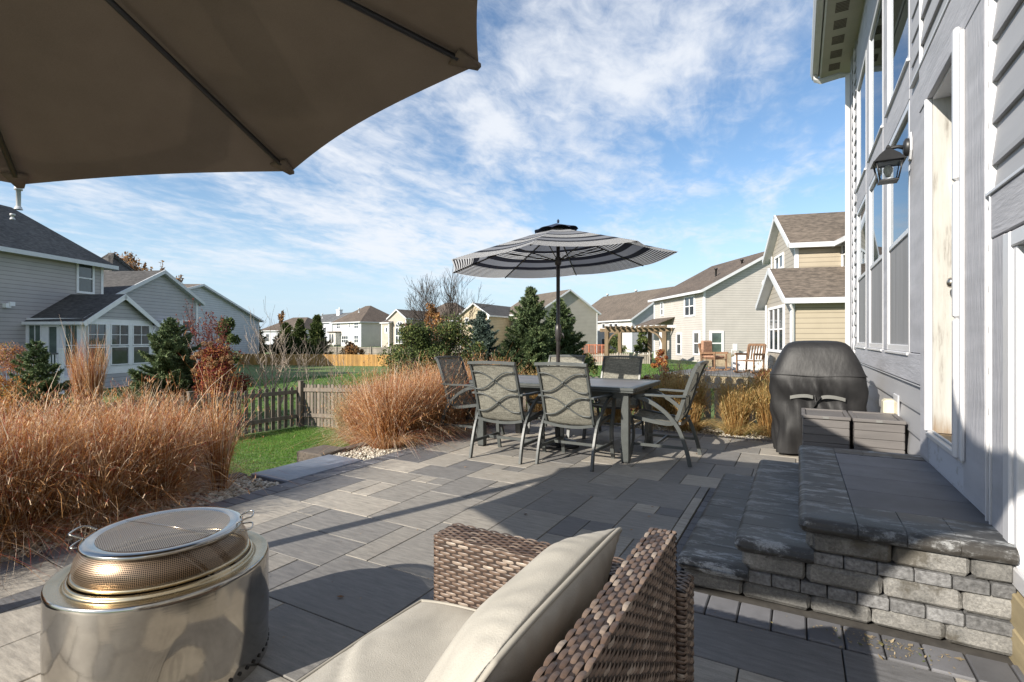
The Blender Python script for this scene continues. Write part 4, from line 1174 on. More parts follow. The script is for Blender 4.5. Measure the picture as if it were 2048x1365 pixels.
# ------------------------------------------------------------------ fire pit
def make_firepit():
    cx, cy = -2.026, 1.021
    t = thing('fire_pit', 'stainless steel drum fire pit with a dented side and a domed mesh spark screen', 'fire pit', (cx, cy, 0))
    R = .34; n = 128
    m = MB(); vs = []; zs = [0, .02, .05] + list(np.linspace(.06, .345, 24)) + [.355, .365, .374, .380, .383]
    dent_a = math.atan2(-(cy - .0), -(cx)) + .18         # side facing the loveseat
    for z in zs:
        for k in range(n):
            a = 2 * PI * k / n
            r = R - (.005 * ((z - .374) / .009) ** 2 if z > .374 else 0)
            if z <= .02: r = R - .004
            da = (a - dent_a + PI) % (2 * PI) - PI
            # crease: a shallow V-shaped push-in below mid height
            x = da * R; q = max(0, 1 - abs(x + .02) / (.03 + .42 * max(0, .25 - z))) * sstep(.28, .10, z)
            w2 = math.exp(-((x - .02) / .10) ** 2 - ((z - .12) / .09) ** 2)
            r -= .018 * q + .020 * w2
            r += .0015 * math.sin(a * 9 + z * 30) * sstep(.36, .2, z)
            vs.append((cx + r * math.cos(a), cy + r * math.sin(a), z))
    m.add(vs, [(i * n + k, i * n + (k + 1) % n, (i + 1) * n + (k + 1) % n, (i + 1) * n + k) for i in range(len(zs) - 1) for k in range(n)], 0, True, .5)
    body = m.build('drum', 'steel', t)
    m = MB(); m.lathe([(.3355, .383), (.330, .3835), (.30, .381), (.290, .377), (.286, .372), (.286, .385), (.282, .392), (.276, .392), (.272, .385), (.272, .05), (0, .05)], (cx, cy, 0), 96)
    m.build('rim', 'steel_heat', t)
    m = MB(); m.lathe([(.270, .38), (.268, .06), (0, .055)], (cx, cy, 0), 64); m.build('fire_bowl', 'soot', t)
    # vent holes near the foot
    m = MB()
    for k in range(60):
        a = 2 * PI * k / 60
        c = Vector((cx + (R + .0015) * math.cos(a), cy + (R + .0015) * math.sin(a), .035)); tv = Vector((-math.sin(a), math.cos(a), 0)); nn = Vector((math.cos(a), math.sin(a), 0))
        vv = [c + tv * .0065 * math.cos(q * PI / 6) + Vector((0, 0, .0065)) * math.sin(q * PI / 6) + nn * s_ for s_ in (0, -.006) for q in range(12)]
        m.add(vv, [tuple(range(12))] + [(q, (q + 1) % 12, 12 + (q + 1) % 12, 12 + q) for q in range(12)], 0)
    m.build('vent_holes', 'soot', t)
    # spark screen: mesh cone, base ring, wide top ring, mesh disc, handle loops
    s = thing('spark_screen', 'round mesh spark screen with steel top ring and wire loops resting on the fire pit', 'spark screen', (cx, cy, .392))
    m = MB(); m.lathe([(.262, .393), (.268, .393), (.274, .397), (.274, .405), (.268, .409), (.260, .407), (.258, .400), (.262, .393)], (cx, cy, 0), 96); m.build('base_ring', 'steel_heat', s)
    m = MB(); m.lathe([(.205, .502), (.225, .506), (.244, .505), (.250, .500), (.250, .492), (.246, .488), (.236, .487), (.228, .490)], (cx, cy, 0), 96); m.build('top_ring', 'steel', s)
    n = 96
    def meshed(name, prof, mat_, cells_a, cells_v, dome=False):
        vs = [(cx + r * math.cos(2 * PI * k / n), cy + r * math.sin(2 * PI * k / n), z) for r, z in prof for k in range(n)]
        mm = MB(); q = len(prof)
        mm.add(vs, [(i * n + k, i * n + (k + 1) % n, (i + 1) * n + (k + 1) % n, (i + 1) * n + k) for i in range(q - 1) for k in range(n)], 0, True, .5)
        o = mm.build(name, mat_, s)
        uv = o.data.uv_layers.new(name='UVMap'); L = [math.dist(prof[i], prof[i + 1]) for i in range(q - 1)]; cum = [0]
        for l_ in L: cum.append(cum[-1] + l_)
        for p in o.data.polygons:
            i, k = divmod(p.index, n)
            for li, (ii, kk) in zip(p.loop_indices, ((i, k), (i, k + 1), (i + 1, k + 1), (i + 1, k))):
                if dome:
                    r = prof[ii][0]; a = 2 * PI * kk / n
                    uv.data[li].uv = (r * math.cos(a + .3) / .0055, r * math.sin(a + .3) / .0055)
                else: uv.data[li].uv = (kk / n * cells_a, cum[ii] / cum[-1] * cells_v)
        return o
    meshed('side_mesh', [(.262, .405), (.268, .425), (.262, .450), (.248, .475), (.232, .490)], 'wiremesh', 290, 17)
    meshed('top_mesh', [(.001, .512), (.05, .511), (.10, .509), (.15, .506), (.205, .503)], 'wiremesh_top', 0, 0, True)
    m = MB(); m.tube([(cx - .2, cy - .04, .5095), (cx, cy, .514), (cx + .2, cy + .04, .5095)], .0012, 5); m.build('centre_wire', 'steel', s)
    for a0 in (math.radians(225), math.radians(50)):
        m = MB(); d = Vector((math.cos(a0), math.sin(a0), 0)); p = Vector((-d.y, d.x, 0)); c = Vector((cx, cy, .507)) + d * .235
        m.tube(catmull([c - p * .045, c - p * .045 + d * .03 + Vector((0, 0, .014)), c - p * .03 + d * .05 + Vector((0, 0, .016)), c + p * .03 + d * .05 + Vector((0, 0, .016)), c + p * .045 + d * .03 + Vector((0, 0, .014)), c + p * .045], 5), .0032, 7)
        m.build('handle', 'steel', s)
        m = MB(); c2 = c + Vector((0, 0, -.03))
        m.tube(catmull([c2 - p * .04 + d * .01, c2 - p * .035 + d * .045, c2 + p * .035 + d * .045, c2 + p * .04 + d * .01], 5), .0028, 7)
        m.build('handle', 'steel', s)
make_firepit()

# ------------------------------------------------------------------ wicker loveseat
def weave(mb, o, U, V, N, lu, lv, su, sv, b=.0026, gap=.07):
    """flat strands passing over and under upright stakes, on a lu x lv panel"""
    o, U, V, N = Vector(o), Vector(U), Vector(V), Vector(N)
    nu, nv = max(1, int(round(lu / su))), max(1, int(round(lv / sv)))
    su, sv = lu / nu, lv / nv
    K = 7
    for j in range(nv):
        off = .5 if j % 2 else 0
        for i in range(-1, nu + 1):
            a, c = (i + off) * su, (i + off + 1.04) * su
            a, c = max(a, 0), min(c, lu)
            if c - a < su * .18: continue
            vs = []
            jit = random.uniform(-.12, .12) * sv
            for k in range(K):
                t = k / (K - 1); h = b * (1.9 * math.sin(PI * t) ** .8 - .9); tp = .17 * (1 - math.sin(PI * t) ** .5)
                for q, e in ((gap, -.5), (.25, .35), (.75, .35), (1 - gap, -.5)):
                    vs.append(o + U * (a + (c - a) * t) + V * (j * sv + (q + (tp if q < .5 else -tp)) * sv + jit) + N * (h + e * b * .55))
            mb.add(vs, [(k * 4 + q, k * 4 + q + 1, (k + 1) * 4 + q + 1, (k + 1) * 4 + q) for k in range(K - 1) for q in range(3)], 0, True, min(1, max(0, random.gauss(.55, .22))))
def pillow(name, parent, a, b, te, bulge, M4, mat='cushion', wr=.006, seed=0, pp=3.0, pipe=True):
    """box cushion: half sizes a, b; te half edge thickness; crown of bulge; piping round both faces"""
    N = 72; rs = np.random.RandomState(seed); ph = rs.rand(14) * 7; kx = rs.uniform(3, 13, 14); ky = rs.uniform(-9, 9, 14); am = rs.rand(14)
    def outline(u, v):
        k = 1 if te > .02 else 2.6
        return a * u * (1 - .035 * k * v ** 4), b * v * (1 - .05 * k * u ** 4)
    def wrk(x, y, sg):
        s_ = -2.2 * math.exp(-((x * .5 + y - .12 * math.sin(x * 9) - .22) / .022) ** 2) + 1.4 * math.exp(-((x * .5 + y - .12 * math.sin(x * 9) - .27) / .035) ** 2)
        for i in range(14): s_ += am[i] * math.sin(kx[i] * x * 2.2 + ky[i] * y * 2.2 + ph[i] + (1.7 if sg < 0 else 0))
        return wr * s_ / 3
    vs = []; g = np.linspace(-1, 1, N + 1); g = np.sign(g) * (1 - (1 - np.abs(g)) ** 1.25)
    for sg in (1, -1):
        for v in g:
            for u in g:
                x, y = outline(u, v)
                pr = ((1 - abs(u) ** pp) * (1 - abs(v) ** pp)) ** (.6 if te > .02 else .62)
                edge = min(1 - abs(u), 1 - abs(v))
                puck = (.0010 if te > .02 else .0042) * math.sin((x if abs(v) > abs(u) else y) * 105 + ph[1] + 2.5 * math.sin(x * 21 + y * 17)) * math.exp(-edge * 6) * min(1, edge * 7)
                w_ = te + bulge * pr * (1 if te > .02 else (1.15 if sg > 0 else .62)) + (wrk(x, y, sg) * min(1, pr * 1.6)) + puck
                vs.append(M4 @ Vector((x, y, sg * w_)))
    n1 = N + 1; o2 = n1 * n1; fs = []
    for j in range(N):
        for i in range(N):
            q = j * n1 + i; fs.append((q, q + 1, q + n1 + 1, q + n1)); fs.append((o2 + q + n1, o2 + q + n1 + 1, o2 + q + 1, o2 + q))
    rim = [i for i in range(N)] + [j * n1 + N for j in range(N)] + [N * n1 + i for i in range(N, 0, -1)] + [j * n1 for j in range(N, 0, -1)]
    L = len(rim)
    mids = []
    for k, r in enumerate(rim):
        p, q = vs[r], vs[r + o2]; c = (p + q) / 2
        cl = M4.inverted() @ c
        out = Vector((cl.x / a, cl.y / b, 0)); out.normalize()
        puff = .010 if te > .02 else .002
        mids.append(M4 @ (cl + out * puff))
    base = len(vs); vs += mids
    for k in range(L):
        k2 = (k + 1) % L
        fs.append((rim[k], rim[k2], base + k2, base + k)); fs.append((base + k, base + k2, rim[k2] + o2, rim[k] + o2))
    mb = MB(); mb.add(vs, fs, 0, True, .5)
    o = mb.build(name, mat, parent)
    if pipe:
        for off in ((0, o2) if te > .02 else (o2,)):
            m = MB(); loop = [vs[r + off] for r in rim]; loop.append(loop[0]); m.tube(loop, .0052, 7, cap=False); m.build('piping', 'piping', o)
    return o
def make_loveseat():
    XO, XI, XF = -.250, -.312, -.985       # back outer / inner face, front edge
    YF, YN = 1.375, -.10                   # far and near ends
    t = thing('wicker_loveseat', 'brown woven wicker loveseat with its back to the house steps', 'sofa', (-.6, .7, 0))
    ZB, ZA = .75, .60
    X_, Y_, Z_ = Vector((1, 0, 0)), Vector((0, 1, 0)), Vector((0, 0, 1))
    def panel(name, core, faces):
        m = MB(); m.cbox(core[0], core[1], .01); p = m.build(name, 'wicker_dark', t)
        m = MB()
        for f in faces: weave(m, *f)
        m.build('weave', 'wicker', p)
    e = .004
    panel('backrest', ((XI + e, YN, .06), (XO - e, 1.245, ZB - e)), [
        ((XO - e, YN, .06), Y_, Z_, X_, 1.245 - YN, ZB - .065, .040, .0108),
        ((XI + e, YN, .40), Y_, Z_, -X_, 1.245 - YN, ZB - .405, .040, .0108),
        ((XI, YN, ZB - e), Y_, X_, Z_, 1.245 - YN, XO - XI, .035, .0103, .0018, .06),
        ((XI, 1.245 - .001, .06), X_, Z_, Y_, XO - XI, ZB - .065, .031, .0108)])
    panel('armrest', ((XF, 1.262, .06), (XO + .015, YF - e, ZA - e)), [
        ((XF, 1.262, .06), X_, Z_, -Y_, XO + .015 - XF, ZA - .065, .043, .0107, .0024),
        ((XF, 1.262, ZA - e), X_, Y_, Z_, XO + .015 - XF, YF - 1.262, .043, .0107),
        ((XF, YF - e, .06), X_, Z_, Y_, XO + .015 - XF, ZA - .065, .043, .0107),
        ((XF, 1.262, .06), Y_, Z_, -X_, YF - 1.262, ZA - .065, .038, .0107),
        ((XO + .015, 1.262, .06), Y_, Z_, X_, YF - 1.262, ZA - .065, .038, .0107)])
    panel('armrest', ((XF, YN - .115, .06), (XO + .015, YN - .003, ZA - e)), [((XF, YN - .003, .06), X_, Z_, Y_, XO + .015 - XF, ZA - .065, .043, .0107), ((XF, YN - .115, ZA - e), X_, Y_, Z_, XO + .015 - XF, .112, .043, .0107)])
    panel('seat_frame', ((XF + .01, YN, .10), (XI, 1.258, .295)), [((XF + .01, YN, .10), Y_, Z_, -X_, 1.258 - YN, .195, .043, .0107)])
    for x in (XF + .04, XO - .02):
        for y in (YN - .06, 1.32):
            m = MB(); m.cbox((x - .02, y - .02, 0), (x + .02, y + .02, .06), .003); m.build('leg', 'black', t)
    # cushions
    def cush(name, label, cat, **k):
        o = pillow(k.pop('nm'), None, **k)
    def top(name, label, a, b, te, bulge, M4, **k):
        e_ = thing(name, label, 'cushion', tuple(M4.translation))
        pillow('cushion_cover', e_, a, b, te, bulge, M4, **k)
        return e_
    ymid = (1.252 + YN) / 2; hb = (1.252 - YN) / 2
    sc = Matrix.Translation(((XF + XI) / 2 - .02, ymid, .363))
    top('seat_cushion', 'long beige seat cushion of the wicker loveseat with a crease across it', (XI - XF) / 2 + .0, hb - .004, .046, .016, sc, wr=.0095, seed=3, pp=6)
    for k, yc in enumerate((1.252 - .005 - hb / 2, YN + .005 + hb / 2)):
        M4 = Matrix.Translation((-.505 + .0, yc, .595)) @ Matrix.Rotation(math.radians(-62), 4, 'Y')
        # local x runs up the cushion, local z is its thickness
        M4 = Matrix.Translation((-.500, yc, .592)) @ Matrix(((-.0, 0, 0, 0), (0, 0, 0, 0), (0, 0, 0, 0), (0, 0, 0, 1))) if False else Matrix.Translation((-.470, yc, .582))
        up = Vector((math.sin(math.radians(30)), 0, math.cos(math.radians(30)))); nn = Vector((-up.z, 0, up.x)); yy = nn.cross(up)
        Rm = Matrix(((up.x, yy.x, nn.x, 0), (up.y, yy.y, nn.y, 0), (up.z, yy.z, nn.z, 0), (0, 0, 0, 1)))
        top('back_cushion', ['beige back cushion at the far arm, with a curved band of sunlight', 'beige back cushion nearest the viewer, cut by the bottom edge of the photo'][k],
            .206, hb / 2 - .004, .003, .092, M4 @ Rm, wr=.0085, seed=5 + k, pp=2.5)
make_loveseat()

# ------------------------------------------------------------------ covered grill and bins
def make_grill():
    cx, cy = .16, 6.20
    t = thing('covered_grill', 'barbecue under a black fitted cover with grey strap bands beside the wall', 'grill', (cx, cy, 0))
    ringd = [(.03, .385, .27), (.12, .39, .275), (.35, .40, .285), (.55, .42, .30), (.70, .445, .325), (.80, .452, .335), (.835, .448, .33), (.88, .425, .315), (.98, .385, .29), (1.06, .345, .265), (1.12, .31, .235), (1.155, .27, .20), (1.175, .21, .15), (1.182, .10, .08), (1.183, .001, .001)]
    zs = [r[0] for r in ringd]
    n = 120; vs = []; dz = sorted(set(list(np.linspace(.03, 1.10, 46)) + [1.12, 1.14, 1.155, 1.168, 1.176, 1.181, 1.183]))
    R = np.random.RandomState(4)
    for z in dz:
        hw = .94 * float(np.interp(z, zs, [r[1] for r in ringd])); hd = float(np.interp(z, zs, [r[2] for r in ringd]))
        for k in range(n):
            a = 2 * PI * k / n; p = 5.5
            c_, s_ = math.cos(a), math.sin(a)
            q = (abs(c_) ** p + abs(s_) ** p) ** (-1 / p)
            x, y = hw * c_ * q, hd * s_ * q
            # hanging folds below the shoulders, gathers under the straps
            f = sstep(.84, .55, z) * (.026 * math.sin(a * 11 + 2.2 * math.sin(z * 5 + a * 2)) + .012 * abs(math.sin(a * 8 + z * 4))) + sstep(.75, .1, z) * .012 * math.sin(a * 23 + z * 3)
            fr = math.exp(-((x) / .28) ** 2) * (1 if s_ < 0 else 0)
            f += fr * (.020 * math.exp(-((z - .70) / .07) ** 2) * math.sin(x * 60 + z * 20) - .030 * math.exp(-((z - .60) / .07) ** 2))
            f += .006 * math.sin(z * 17 + a * 5) * sstep(1.15, .8, z)
            x += c_ * f; y += s_ * f
            vs.append((cx + x, cy + y, z))
    m = MB(); q = len(dz)
    m.add(vs, [(i * n + k, i * n + (k + 1) % n, (i + 1) * n + (k + 1) % n, (i + 1) * n + k) for i in range(q - 1) for k in range(n)], 0, True, .5)
    m.build('cover', 'cover', t)
    m = MB()                   # seam welt round the shoulder
    loop = []
    for k in range(61):
        a = 2 * PI * k / 60; c_, s_ = math.cos(a), math.sin(a); q = (abs(c_) ** 5.5 + abs(s_) ** 5.5) ** (-1 / 5.5)
        loop.append((cx + .425 * c_ * q, cy + .334 * s_ * q, .832 + .006 * math.sin(a * 5)))
    m.tube(loop, .005, 6, cap=False); m.build('seam', 'cover', t)
    for sx in (-1, 1):
        m = MB(); vs = []
        for k in range(9):
            u = k / 8; x = cx + sx * (.035 + .20 * u); y = cy - .322 - .012 * math.sin(u * PI); z = .625 + (.012 * math.sin(u * PI)) - .02 * abs(u - .2)
            vs += [(x, y, z - .017), (x, y - .004, z + .017)]
        m.add(vs, [(2 * k, 2 * k + 2, 2 * k + 3, 2 * k + 1) for k in range(8)], 0, True)
        m.add([(x, y - .004, z) for x, y, z in vs], [(2 * k, 2 * k + 2, 2 * k + 3, 2 * k + 1) for k in range(8)], 0, True)
        m.build('strap', 'strap', t)
    m = MB(); m.tube([(cx - .02, cy - .315, .64), (cx - .01, cy - .335, .56), (cx - .06, cy - .325, .48)], .022, rect=True, r2=.003); m.tube([(cx + .03, cy - .335, .63), (cx - .03, cy - .345, .55)], .018, rect=True, r2=.003); m.build('strap_tail', 'cover', t)
    for x in (-.3, .3):
        for y in (-.2, .2):
            m = MB(); m.lathe([(0, -.018), (.035, -.018), (.04, 0), (.035, .018), (0, .018)], (cx + x, cy + y, .018), 16); m.build('caster', 'black', t)
make_grill()
def make_bin(x0, x1, y0, y1, label):
    t = thing('storage_box', label, 'planter box', ((x0 + x1) / 2, (y0 + y1) / 2, 0), group='resin boxes behind the steps')
    m = MB(); n = 9; h = .56 / n
    for k in range(n):
        m.cbox((x0, y0, .005 + k * h), (x1, y1, .005 + (k + 1) * h - .004), .004)
    m.box((x0 + .006, y0 + .006, .01), (x1 - .006, y1 - .006, .55)); m.build('body', 'bin', t)
    m = MB(); w = .022
    m.cbox((x0 - .008, y0 - .008, .566), (x1 + .008, y0 + w, .592), .004); m.cbox((x0 - .008, y1 - w, .566), (x1 + .008, y1 + .008, .592), .004)
    m.cbox((x0 - .008, y0 + w + .001, .566), (x0 + w, y1 - w - .001, .592), .004); m.cbox((x1 - w, y0 + w + .001, .566), (x1 + .008, y1 - w - .001, .592), .004); m.build('rim', 'bin', t)
    m = MB(); m.cbox((x0 + w + .004, y0 + w + .004, .567), (x1 - w - .004, y1 - w - .004, .583), .003); m.build('lid', 'bin', t)
    m = MB(); m.cbox(((x0 + x1) / 2 - .02, y0 - .010, .570), ((x0 + x1) / 2 + .02, y0 - .0085, .588), .0005); m.build('latch', 'strap', t)
make_bin(.03, .345, 4.72, 5.18, 'dark ribbed resin box behind the top step, next to the open patio side')
make_bin(.372, .685, 4.70, 5.16, 'dark ribbed resin box behind the top step, against the house siding')

# ================================================================== NEIGHBOURHOOD
class Wall:
    """a plan line from p0 to p1 with its outward normal toward the viewer; px() finds where a bearing meets it"""
    def __init__(s, p0, p1):
        s.p0, s.p1 = Vector((p0[0], p0[1])), Vector((p1[0], p1[1])); s.L = (s.p1 - s.p0).length
        s.a = (s.p1 - s.p0) / s.L; n = Vector((s.a.y, -s.a.x))
        if n.dot(-s.p0) < 0: n = -n
        s.n = n
    def s(s, px):
        u = (px - 1024) / F; D = Vector((u * CS - SN, u * SN + CS))   # ray per metre of depth
        # p0 + a t = D d
        det = s.a.x * -D.y + D.x * s.a.y
        t = (-s.p0.x * -D.y + D.x * -s.p0.y) / det
        return t
    def depth(s, t):
        p = s.p0 + s.a * t; return -p.x * SN + p.y * CS
    def z(s, py, t): return EYE + (678 - py) / F * s.depth(t)
    def box(s, mb, t0, t1, z0, z1, o0, o1, mi=0, var=None):
        mb.obox((s.p0.x, s.p0.y, 0), (s.a.x, s.a.y, 0), (s.n.x, s.n.y, 0), (0, 0, 1), (t0, t1), (o0, o1), (z0, z1), mi, var)
    def window(s, par, px0, px1, y0, y1, nx=1, ny=2, glass='gdark', fw=.09, sub=1, name='window', mat='trim'):
        t0, t1 = sorted((s.s(px0), s.s(px1))); tm = (t0 + t1) / 2
        za, zb = s.z(y1, tm), s.z(y0, tm)
        m = MB(); s.box(m, t0, t0 + fw, za, zb, -.02, .05); s.box(m, t1 - fw, t1, za, zb, -.02, .05)
        s.box(m, t0 + fw, t1 - fw, za, za + fw, -.02, .048); s.box(m, t0 + fw, t1 - fw, zb - fw, zb, -.02, .048)
        W_, H_ = t1 - t0 - 2 * fw, zb - za - 2 * fw; b = fw * .28
        for i in range(1, nx): c = t0 + fw + W_ * i / nx; s.box(m, c - b, c + b, za + fw, zb - fw, -.02, .040)
        for j in range(1, ny): c = za + fw + H_ * j / ny; s.box(m, t0 + fw, t1 - fw, c - b, c + b, -.02, .036)
        o = m.build(name, mat, par)
        g = MB(); s.box(g, t0 + fw * .9, t1 - fw * .9, za + fw * .9, zb - fw * .9, .004, .012); g.build('pane', glass, o)
        return o
def house(name, label, P0, P1, depth, ze, zr, axis, smat, rmat, base=-1.2, ov=.35, hip=0.0, sub=None, root=None, part_names=('wall', 'roof')):
    """block with its front wall on P0-P1; ridge 'along' the front or 'perp' to it"""
    w = Wall(P0, P1); a, n = w.a, w.n; L = w.L
    t = root or thing(name, label, 'house', (P0[0], P0[1], base))
    def pt(s_, q, z): v = w.p0 + a * s_ - n * q; return (v.x, v.y, z)
    m = MB()
    m.add([pt(0, 0, base), pt(L, 0, base), pt(L, depth, base), pt(0, depth, base), pt(0, 0, ze), pt(L, 0, ze), pt(L, depth, ze), pt(0, depth, ze)],
          [(0, 1, 5, 4), (1, 2, 6, 5), (2, 3, 7, 6), (3, 0, 4, 7), (4, 5, 6, 7)], 0)
    if not hip:
        if axis == 'along':
            for s_ in (0, L): m.add([pt(s_, 0, ze), pt(s_, depth, ze), pt(s_, depth / 2, zr)], [(0, 1, 2)], 0)
        else:
            for q in (0, depth): m.add([pt(0, q, ze), pt(L, q, ze), pt(L / 2, q, zr)], [(0, 1, 2)], 0)
    m.build('wall', smat, t)
    # corner boards
    for s_, q, ds, dq in ((0, 0, 1, 1), (L, 0, -1, 1), (0, depth, 1, -1), (L, depth, -1, -1)):
        v = w.p0 + a * s_ - n * q; m = MB()
        m.obox((v.x, v.y, 0), (a.x * ds, a.y * ds, 0), (-n.x * dq, -n.y * dq, 0), (0, 0, 1), (-.03, .10), (-.03, .10), (base, ze))
        m.build('corner_board', 'trim', t)
    r = MB(); tr = MB(); th = .10
    half = (depth if axis == 'along' else L) / 2
    sl = (zr - ze) / half
    zo = ze - sl * ov
    def slope(pts):
        P_ = [Vector(p) for p in pts]; r.prism(pts, (0, 0, -.05), 0)
        tr.prism([(p.x, p.y, p.z - .052) for p in P_], (0, 0, -th))
    lift = .06
    def Q(s_, q, z): return pt(s_, q, z + lift)
    h = hip
    if axis == 'along':
        slope([Q(-ov, -ov, zo), Q(L + ov, -ov, zo), Q(L + ov - h - (ov if h else 0), half, zr), Q(-ov + h + (ov if h else 0), half, zr)])
        slope([Q(-ov, depth + ov, zo), Q(L + ov, depth + ov, zo), Q(L + ov - h - (ov if h else 0), half, zr + .001), Q(-ov + h + (ov if h else 0), half, zr + .001)])
        if h:
            slope([Q(-ov, -ov, zo), Q(-ov, depth + ov, zo), Q(h, half, zr)]); slope([Q(L + ov, -ov, zo), Q(L + ov, depth + ov, zo), Q(L - h, half, zr)])
    else:
        slope([Q(-ov, -ov, zo), Q(-ov, depth + ov, zo), Q(half, depth + ov - h, zr), Q(half, -ov + h, zr)])
        slope([Q(L + ov, -ov, zo), Q(L + ov, depth + ov, zo), Q(half, depth + ov - h, zr + .001), Q(half, -ov + h, zr + .001)])
        if h:
            slope([Q(-ov, -ov, zo), Q(L + ov, -ov, zo), Q(half, h, zr)]); slope([Q(-ov, depth + ov, zo), Q(L + ov, depth + ov, zo), Q(half, depth - h, zr)])
    ro = r.build('roof', rmat, t); 
    # rake and eave boards
    def bar(p, q, hh=.16, tt=.03):
        p, q = Vector(p), Vector(q); d = (q - p); ax = d.normalized(); up = Vector((0, 0, 1)); sd = ax.cross(up).normalized(); up2 = sd.cross(ax)
        tr.obox(p, ax, sd, up2, (0, d.length), (-tt, tt), (-hh, .02))
    e = ov + .031
    if axis == 'along':
        bar(Q(-ov, -e, zo), Q(L + ov, -e, zo))
        if not h:
            for s_ in (-ov - .001, L + ov + .001): bar(Q(s_, -e, zo), Q(s_, half, zr)); bar(Q(s_, depth + e, zo), Q(s_, half, zr))
        else:
            for s_ in (-e, L + e): bar(Q(s_, -ov, zo), Q(s_, depth + ov, zo))
    else:
        for s_ in (-e, L + e): bar(Q(s_, -ov, zo), Q(s_, depth + ov, zo))
        if not h:
            bar(Q(-e, -ov - .001, zo), Q(half, -ov - .001, zr)); bar(Q(L + e, -ov - .001, zo), Q(half, -ov - .001, zr))
        else: bar(Q(-ov, -e, zo), Q(L + ov, -e, zo))
    tr.build('fascia', 'fascia', t)
    return t, w, pt
def wall_of(r0, r1): return Wall(C(*r0), C(*r1))
def vent_pipe(par, r, d, z0, z1, rad=.06, cap=True, name='vent_pipe', mat='gutter'):
    x, y = C(r, d); m = MB(); m.lathe([(rad, 0), (rad, z1 - z0)] + ([(rad * 1.7, z1 - z0), (rad * 1.7, z1 - z0 + rad * 1.6), (0, z1 - z0 + rad * 1.7)] if cap else [(0, z1 - z0)]), (x, y, z0), 14)
    m.lathe([(rad * 1.8, 0), (rad * 1.3, rad * 1.5), (rad, rad * 1.6)], (x, y, z0), 14); m.build(name, mat, par)

